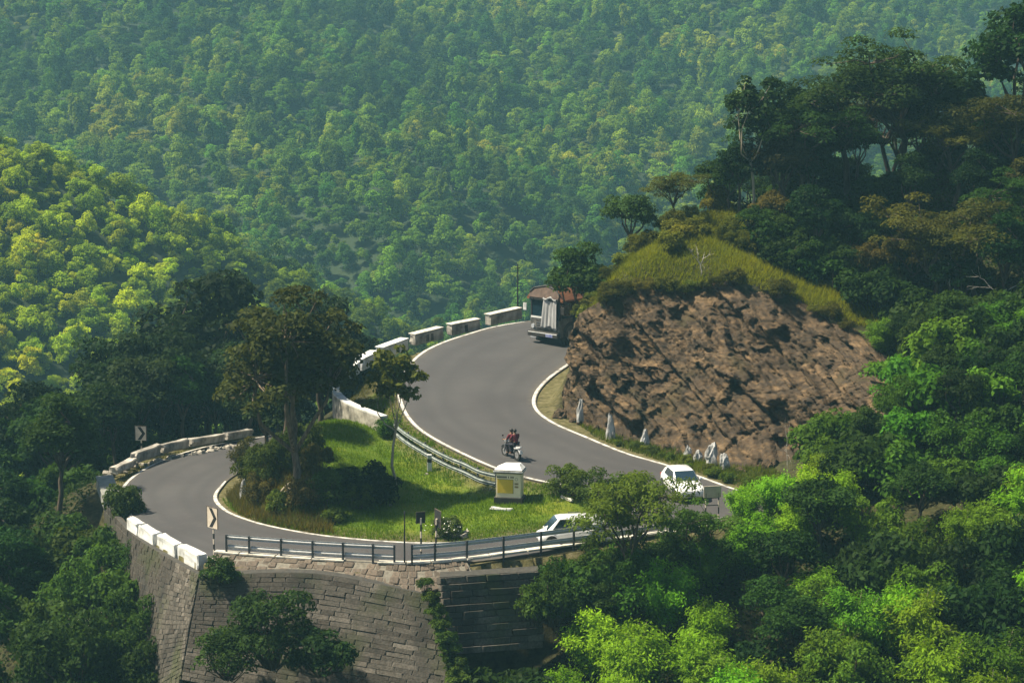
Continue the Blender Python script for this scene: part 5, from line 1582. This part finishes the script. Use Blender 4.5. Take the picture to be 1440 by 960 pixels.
# the light feathery tree that hides the middle of the right-hand bend
plant(K_acacia, 'feathery_tree', 'feathery light green tree overhanging the bend between monument and white car', 'tree', gp(5.7, 108.4), .86, (.10, .155, .014), idx=1, rz=.4, szz=1.5)
plant(K_fine, 'feathery_shrub', 'light green leafy shrub right of the monument', 'shrub', gp(3.0, 118.8), .85, (.085, .13, .016), szz=1.0)
plant(K_fine, 'feathery_shrub', 'spreading green shrub at the inner tip of the right-hand bend', 'shrub', gp(5.2, 117.6), 1.2, (.07, .12, .016), szz=.9)
plant(K_acacia, 'feathery_tree', 'thin-crowned green tree rising from below the front guardrail', 'tree', gp(8.9, 109.8), .72, (.075, .135, .014), idx=2, szz=1.05)
plant(K_broad, 'roadside_tree', 'dark green tree below the guardrail hiding the rear of the white van', 'tree', gp(4.8, 107.6), .66, C_dark)
for k, (px, py, sc, yy) in enumerate([(1045, 738, .62, None), (1090, 735, .78, None), (1135, 732, .80, None), (1180, 735, .74, None), (1120, 775, .7, None), (1060, 765, .55, None)]):
    at_plant(K_bamboo, 'bright_bamboo', 'bright lime green bamboo clump between the right-hand bend and rock cutting', 'bamboo', px, py, sc, C_lime, 1.0, group='bright bamboo beside the right-hand bend')
for k, (px, py, sc) in enumerate([(1400, 800, .95), (1440, 760, 1.0), (1260, 930, 1.0), (1170, 980, 1.0), (1320, 1010, 1.1), (1080, 1040, 1.0), (1010, 1010, .9), (880, 1040, .9), (1390, 1060, 1.0), (1150, 880, .8)]):
    at_plant(K_bamboo, 'bamboo_clump', ('sunlit lime' if k % 3 else 'sunlit fresh green') + ' plume-topped bamboo clump standing out of the thicket below the road', 'bamboo', px, py, sc, C_lime if k % 3 else C_fresh, 1.0, group='sunlit bamboo in the thicket')
# bushes round the lorry and on the mound
for px, y_, sc, kt, lab, col in ((818, 151, 1.1, K_tall, 'dark bushy tree on the mound just behind the lorry', C_dark), (797, 171, 1.35, K_broad, 'dark leafy tree rising behind the lorry roof', C_dark), (885, 147.5, .85, K_broad, 'grey-green tree with pale stems on the mound crest', (.045, .08, .02)), (946, 148.5, .62, K_acacia, 'small olive tree alone on the mound crest', C_olive), (850, 150, .8, K_broad, 'low bushy tree on the mound slope behind the lorry', C_dark)):
    x = (px - 720) / FPX * y_ * 1.012
    plant(kt, 'mound_tree', lab, 'tree', gp(x, y_), sc, col)
for k, (px, y_, sc, kt, lab, col) in enumerate(((1125, 149, 1.3, K_acacia, 'broad tree with layered crown where mound and wood meet', C_dark), (1050, 148, 1.62, K_slender, 'tall slender open tree with pale trunk standing apart on the mound crest', (.03, .055, .012)), (1022, 149.5, .62, K_broad, 'dark green bushy tree under the tall slender open tree', C_dark), (1098, 148, .95, K_tall, 'slim tree with vine-wrapped trunk on the mound', (.06, .06, .02)), (1130, 147, .62, K_broad, 'rusty brown tree on the upper edge of the mound', C_brown), (1185, 151, 1.5, K_acacia, 'broad flat-topped tree on the hill crest', C_dark), (1255, 152, 1.6, K_acacia, 'widest flat-topped tree on the hill crest', C_dark), (1315, 153, 1.45, K_broad, 'round dark tree on the hill crest', C_deep), (1425, 150, 1.6, K_tall, 'tall dark tree at the highest point of the hill', C_deep), (1085, 150.5, .8, K_broad, 'dark crowded tree between the flat-topped tree and the hill crest', C_deep), (1100, 152, 1.1, K_tall, 'tall crowded dark tree behind the vine-wrapped tree', C_deep), (1140, 152, 1.15, K_broad, 'dark dome-shaped tree on the shoulder of the hill', C_deep), (1005, 150.5, .7, K_broad, 'small dark tree where the mound meets the wood', C_dark), (1300, 138, 1.1, K_acacia, 'layered olive tree with bare lower limbs on the hill flank', C_olive), (1370, 136, 1.1, K_acacia, 'wide layered dark tree on the hill flank', C_olive))):
    x = (px - 720) / FPX * y_ * 1.012
    plant(kt, 'hill_tree', lab, 'tree', gp(x, y_), sc, col)
# scrub on the mound and the earth bank
for k in range(24):
    u_ = rnd.random(); x = 4.5 + 14 * u_; y_ = 141 + 8.5 * rnd.random() + 2 * u_
    if road_near(x, y_)[0] < 1.5: continue
    plant((K_bush, K_fine, K_bush)[k % 3], 'mound_shrub', 'low olive shrub in the long grass of the mound above the cutting', 'shrub', gp(x, y_), rnd.uniform(.35, .85), jcol((.105, .115, .012), .3), 'shrubs in the long grass of the mound', szz=rnd.uniform(.9, 1.4))
for k in range(10):
    x = 15.2 + 6.0 * (k / 9); y_ = 144.5 - 5.0 * (k / 9) + rnd.uniform(-1.2, 1.2)
    plant((K_broad, K_bush)[k % 2], ('corner_tree', 'corner_bush')[k % 2], ('small dark tree', 'dark green bush')[k % 2] + ' crowding the upper corner of the rock cutting', ('tree', 'shrub')[k % 2], gp(x, y_), (.5, 1.3)[k % 2] * rnd.uniform(.9, 1.2), jcol(C_dark), 'dark growth at the upper corner of the rock cutting')
for k in range(20):
    p = polyline_at(ct, rnd.uniform(.1, .95))
    plant((K_bush, K_fine)[k % 2], 'crest_shrub', 'dark shrub overhanging the top edge of the rock cutting', 'shrub', (p.x + rnd.uniform(-.3, .3), p.y - .2 + rnd.uniform(-.3, .4), p.z - .25), rnd.uniform(.3, .75), jcol((.085, .092, .012), .35), 'shrubs along the top edge of the rock cutting', szz=rnd.uniform(.7, 1.1))
for k, (px, py, sc) in enumerate(((430, 712, .75), (462, 705, .8), (395, 722, .55), (365, 705, .6), (350, 675, .7), (375, 680, .85), (445, 668, .8), (400, 660, .9), (470, 735, .5), (345, 655, .7), (425, 640, .9), (505, 715, .6))):
    at_plant((K_bush, K_fine)[k % 2], 'bank_bush', ('broad-leaved', 'fine-leaved')[k % 2] + (' dark green' if k % 3 else ' brownish') + ' scrubby bush on the earth bank round the big tree', 'shrub', px, py, sc, jcol((.06, .095, .012) if k % 3 else (.085, .075, .02)), rnd.uniform(1, 1.5), group='scrub round the big tree')
for k in range(16):
    i = 172 + int(k * 2.2); d = (EO[i] - EI[i]); d.z = 0; d.normalize(); p = EO[i] + d * rnd.uniform(.5, 1.3)
    plant(K_bush, 'verge_bush', 'low fresh green plant on the verge between white line and rock cutting', 'plant', gp(p.x, p.y), rnd.uniform(.18, .4), jcol((.09, .13, .014)), 'low plants on the verge by the cutting')
# dark wood behind the hairpin
for k, (px, y_, sc) in enumerate(((165, 149, 1.55), (205, 155, 1.9), (245, 157, 2.1), (290, 159, 2.2), (335, 160, 2.1), (270, 151.5, 1.6), (225, 148, 1.4), (315, 153, 1.6), (375, 161, 1.95), (415, 163, 1.8), (140, 143, 1.35), (110, 147, 1.5), (455, 164, 1.7), (495, 166, 1.5), (70, 150, 1.5), (30, 146, 1.4), (350, 149.5, 1.3), (390, 150.5, 1.2), (190, 144, 1.1))):
    x = (px - 720) / FPX * y_ * 1.012
    plant(K_broad if k % 3 else K_tall, 'valley_tree', ('large dark round-crowned tree' if k % 3 else 'tall dark narrow-crowned tree') + ' standing behind the hairpin' + (', in the far row' if y_ > 155 else ', close to the parapet'), 'tree', gp(x, y_), sc, jcol((.018, .034, .011)), 'large dark trees behind the hairpin')
for k in range(16):
    px = 545 + 12 * k; y_ = 160 + 9 * (k / 15) + rnd.uniform(.5, 2)
    x = (px - 720) / FPX * y_ * 1.012
    plant(K_bush if k % 3 else K_broad, 'verge_shrub', 'olive green shrub growing behind the parapet blocks of the upper bend', 'shrub', gp(x, y_), rnd.uniform(.9, 1.35) if k % 3 else .55, jcol((.05, .07, .015)), 'shrubs behind the upper parapet', szz=1.4 if k % 3 else 1)
# bushes and climbers on the retaining wall
plant(K_fine, 'wall_bush', 'wide green bush growing against the middle of the retaining wall', 'shrub', tuple(atd(385, 925, 103.2)), 1.5, (.032, .07, .014), szz=1.15)
plant(K_fine, 'wall_bush', 'green bush against the retaining wall near its rough corner', 'shrub', tuple(atd(320, 945, 103.2)), 1.15, (.036, .075, .014))
plant(K_bush, 'wall_bush', 'dark bush against the retaining wall beside the widest bush', 'shrub', tuple(atd(452, 940, 102.8)), 1.2, (.026, .055, .012))
plant(K_bush, 'hanging_bush', 'leafy bush hanging over the wall below the chevron sign', 'shrub', tuple(atd(310, 815, 107.4)), .68, (.035, .07, .014), szz=1.0)
plant(K_bush, 'hanging_bush', 'bush rooted at the hairpin edge beside the small kerb block', 'shrub', tuple(at(172, 730, -.9)), .85, (.05, .075, .016), szz=1.5)
for k in range(9):
    t_ = k / 8
    plant(K_bush, 'corner_climber', 'bright green climber growing down the gap between the two retaining walls', 'climber', tuple(atd(600 + 52 * t_, 828 + 150 * t_, 105.2 - 2.2 * t_)), .36 + .16 * t_, (.07, .115, .016), 'climbers between the retaining walls')
# foliage against the outside of the road bench, towards the thicket
for k in range(46):
    t_ = k / 45
    p = polyline_at(FL[8:13], t_); q_ = p + Vector((rnd.uniform(-.3, .3), -rnd.uniform(.7, 2.4), 0))
    kt = (K_bush, K_fine, K_bush, K_bamboo)[k % 4]
    plant(kt, 'bench_shrub', {id(K_bush): 'broad-leaved shrub', id(K_fine): 'fine-leaved shrub', id(K_bamboo): 'bamboo tuft'}[id(kt)] + ' crowding the outer edge of the road ' + ('under the white van' if t_ < .3 else ('under the framed board' if t_ > .6 else 'below the guardrail')), 'bamboo' if kt is K_bamboo else 'shrub', (q_.x, q_.y + .35, max(zg(q_.x, q_.y), p.z - rnd.uniform(1.5, 2.8)) - .1), (rnd.uniform(.4, .6) if kt is K_bamboo else rnd.uniform(.8, 1.25)) * (1 - .35 * t_), jcol((.045, .095, .012), .3), 'shrubs along the outer edge of the road', szz=1.25)
for k, (px, py, y_, sc) in enumerate(((195, 800, 117, 1.0), (175, 850, 115, 1.3), (190, 900, 112, 1.3), (150, 800, 119, 1.4), (120, 860, 116, 1.6), (210, 945, 109.5, 1.1), (150, 940, 112, 1.6), (60, 900, 114, 1.6), (100, 960, 110, 1.8), (40, 820, 120, 1.6), (165, 770, 122, .9), (110, 790, 123, 1.4))):
    p = atd(px, py, y_)
    plant((K_fine, K_bush)[k % 2], 'slope_bush', ('fine-leaved', 'broad-leaved')[k % 2] + (' small' if sc < 1.2 else ' large') + ' green bush on the steep slope beside the rough retaining wall', 'shrub', (p.x, p.y, min(p.z - .8, zg(p.x, p.y) + 2.2)), sc, jcol((.045, .085, .012), .3), 'bushes at the rough end of the retaining wall', szz=1.3)
# bare and dead stems
for k, (px, py, y_, sc, lab) in enumerate(((105, 915, 112, 1.1, 'bare pale forked dead tree in the bushes left of the retaining wall'), (145, 880, 114, .75, 'bare pale dead branch reaching towards the retaining wall'), (1108, 690, 119.5, 1.0, 'tall dry brown stalk in front of the rock cutting'), (985, 375, 140, .8, 'leafless pale sapling on the slope above the rock cutting'), (1335, 400, 136, 1.1, 'bare pale branching tree trunk on the dark hill flank'), (1420, 420, 134, 1.0, 'bare crooked pale trunk near the hill edge'))):
    p = atd(px, py, y_)
    t = thing('dead_tree', lab, 'dead tree', (p.x, p.y, max(zg(p.x, p.y), p.z - .6) - .1), rnd.uniform(0, 6))
    t.scale = (sc * (.22 if k == 2 else 1), sc * (.22 if k == 2 else 1), sc * (1.5 if k == 2 else 1))
    link('trunk', K_bare[k % 3], t)
# roots of the big tree
rt = MB(); rg = np.random.RandomState(4)
for k in range(9):
    a = rg.uniform(3.4, 6.0); L = rg.uniform(.8, 1.9)
    e = Vector((-11.6 + math.cos(a) * L, 120.6 + math.sin(a) * L, 0)); e.z = zg(e.x, e.y) - .02
    branch(rt, (-11.6 + rg.normal() * .1, 120.6, zg(-11.6, 120.6) + .5), e, .11, .03, rg, 5, .12, 6)
tag(rt.build('exposed_roots', M_palebark, smooth=True), 'pale exposed roots running down the earth bank below the big tree', 'roots')

# ------------------------------------------------------------------ grass, leaves and litter nobody could count
def blades(poly, n, h0, h1, w0, col, name, label, lean=.35, seed=1, zfun=None, rclear=.25, mask=None):
    r = np.random.RandomState(seed)
    P = np.array(poly); lo, hi = P.min(0), P.max(0)
    Q = lo + (hi - lo) * r.rand(int(n * 2.2), 2)
    Q = Q[inpoly(Q, poly)][:n]
    dist = np.array([road_near(x, y)[0] for x, y in Q])
    Q = Q[dist > rclear]
    if mask is not None: Q = Q[mask(Q, r)]
    n = len(Q)
    z = zgs(Q[:, 0], Q[:, 1])
    big = .55 + .9 * np.clip(fbm(Q[:, 0] / 1.7, Q[:, 1] / 1.7) + .5, 0, 1)
    h = (h0 + (h1 - h0) * r.rand(n) ** 1.6) * big
    a = r.rand(n) * 6.283
    d = np.stack([np.cos(a), np.sin(a)], 1)
    w_ = w0 * (.6 + .8 * r.rand(n))
    B = np.column_stack([Q, z - .03])
    side = np.column_stack([-d[:, 1] * w_, d[:, 0] * w_, np.zeros(n)])
    tip = B + np.column_stack([d * (h * lean * r.uniform(.3, 1.3, n))[:, None], h])
    V = np.stack([B - side, B + side, tip], 1).reshape(-1, 3)
    F = np.arange(n * 3).reshape(n, 3)
    T = np.clip(.5 + fbm(Q[:, 0] / 3, Q[:, 1] / 3) * .9 + r.normal(size=n) * .17, 0, 1)
    o = link(name, npmesh(name, V, F, M_grass, T)); o.color = (*col, 1)
    return tag(o, label, 'grass', kind='stuff')
blades(ISL, 110000, .07, .26, .022, (.115, .20, .010), 'bank_grass', 'short bright green grass on the bank between the two roads', seed=2, mask=lambda Q, r: (fbm(Q[:, 0] / 2.6 + 4, Q[:, 1] / 2.6) > -.10) | (r.rand(len(Q)) < .35))
MND = [(CT[2].x - 1, CT[2].y), (CT[3].x, CT[3].y + .2)] + [(p.x, p.y + .2) for p in CT[4:10]] + [(24, 137), (22, 146), (18, 152), (12, 153), (7, 150), (5, 148)]
blades(MND, 80000, .12, .5, .022, (.18, .20, .010), 'mound_grass', 'long olive yellow grass on the mound above the rock cutting', seed=3, lean=.8)
VRG = [(p.x, p.y - .1) for p in CB[4:9]] + [(15, 119), (13.5, 119), (12, 121.3), (9.2, 125.3), (6.8, 127.9), (4.8, 131)]
blades(VRG, 22000, .08, .4, .022, (.105, .14, .012), 'verge_grass', 'green verge grass between road and rock cutting', seed=4)
UPV = [(p.x, p.y) for p in (at(592, 492, 2.8), at(560, 525, 2.5), at(555, 566, 2.3), at(540, 592, 2.1), at(500, 575, 2.3), at(478, 555, 2.4), at(482, 540, 2.5), at(520, 512, 2.7), at(560, 497, 2.8), at(640, 470, 3.1))]
blades(UPV, 14000, .05, .22, .02, (.105, .10, .016), 'mossy_verge', 'mossy olive grass verge inside the upper parapet', seed=5)
HPV = [(p.x, p.y) for p in (at(345, 612, -1.5), at(268, 626, -1.2), at(205, 645, -.9), at(160, 668, -.6), at(152, 690, -.6), at(172, 712, -.6), at(166, 690, -.6), at(203, 656, -1), at(268, 631, -1.3), at(345, 618, -1.6))]
blades(HPV, 9000, .05, .25, .02, (.10, .105, .016), 'hairpin_verge', 'thin verge grass along the hairpin parapet', seed=6, rclear=.1)
NOSE = [(p.x, p.y) for p in (at(318, 695, -.4), at(330, 718, -.2), at(370, 735, -.1), at(420, 745, 0), at(470, 745, .2))] + [(-10, 120), (-11, 128), (-14, 133), (-15.5, 130)]
blades(NOSE, 16000, .15, .7, .02, (.10, .085, .022), 'bank_scrub', 'dry brownish grass hanging over the earth bank at the hairpin nose', seed=7, lean=.7)

def cover(poly, n, col, name, label, hmax, seed, L=.24, Wl=.13, rclear=.8):
    r = np.random.RandomState(seed)
    P = np.array(poly); lo, hi = P.min(0), P.max(0)
    Q = lo + (hi - lo) * r.rand(int(n * 2.5), 2)
    Q = Q[inpoly(Q, poly)][:n]
    dist = np.array([road_near(x, y)[0] for x, y in Q]); Q = Q[dist > rclear]
    n = len(Q)
    hh = hmax * np.clip(fbm(Q[:, 0] / 1.6, Q[:, 1] / 1.6) * 1.6 + .55, .08, 1.2)
    C = np.column_stack([Q, zgs(Q[:, 0], Q[:, 1]) + hh * r.rand(n) ** .5])
    V, F = leaf_quads(C, r.normal(size=(n, 3)) * .7 + np.array([0, -.2, 1.0]), L * (.6 + .8 * r.rand(n)), Wl * (.6 + .8 * r.rand(n)), r)
    T = np.clip(.5 + fbm(Q[:, 0] / 2.2 + 9, Q[:, 1] / 2.2) * 1.0 + r.normal(size=n) * .15, 0, 1)
    o = link(name, npmesh(name, V, F, M_grass, T)); o.color = (*col, 1)
    return tag(o, label, 'undergrowth', kind='stuff')
cover([(-24, 121), (-24, 138), (-19.5, 149), (-12, 158), (-16, 174), (-46, 174), (-46, 92), (-20, 92), (-21, 111)], 70000, (.026, .05, .011), 'undergrowth', 'dark undergrowth covering the slope outside the hairpin', .9, 31)
cover([(2, 107.6), (9, 110), (13.5, 113), (28, 112), (45, 112), (45, 82), (0, 82), (-20, 92), (-16, 106), (-5, 103)], 90000, (.03, .058, .011), 'undergrowth', 'green undergrowth covering the slope below the road', .9, 32)
cover([(15, 116.5), (16.5, 122), (20, 128), (22.5, 136), (20, 140), (17, 146), (13, 153), (25, 163), (46, 163), (46, 112), (28, 112)], 90000, (.03, .056, .011), 'undergrowth', 'dark undergrowth covering the hill beside the rock cutting', .8, 33)
# white blossom plant and pale stones behind the front rail
rb = np.random.RandomState(8)
bb = hit(640, 757)
wt = plant(K_bush, 'blossom_shrub', 'low shrub with white blossom on the bank behind the small sign boards', 'shrub', (bb.x - .3, bb.y + .4, bb.z), .62, (.05, .08, .016))
n_ = 90; C = np.column_stack([rb.normal(size=n_) * .75, rb.normal(size=n_) * .5 - .3, .45 + rb.rand(n_) * .85])
V, F = leaf_quads(C, rb.normal(size=(n_, 3)) + np.array([0, -.6, .6]), .13, .11, rb)
link('blossom', npmesh('blossom', V, F, surf('white_petal', [(.75, .74, .68)], 3, .8, 0)), wt)
for k, (px, py, s) in enumerate(((618, 757, .3), (640, 756, .36), (652, 757, .3), (656, 752, .22), (690, 690, .12), (549, 712, .12), (600, 668, .12))):
    p = hit(px, py)
    o = link('pale_stone', S_pale[k], None, (p.x, p.y, p.z + s * .25), (rp.uniform(-.4, .4), rp.uniform(-.4, .4), rp.uniform(0, 3)), (s * 1.2, s, s * .8))
    tag(o, 'pale stone lying on the grass bank', 'stone', 'pale stones on the grass bank')
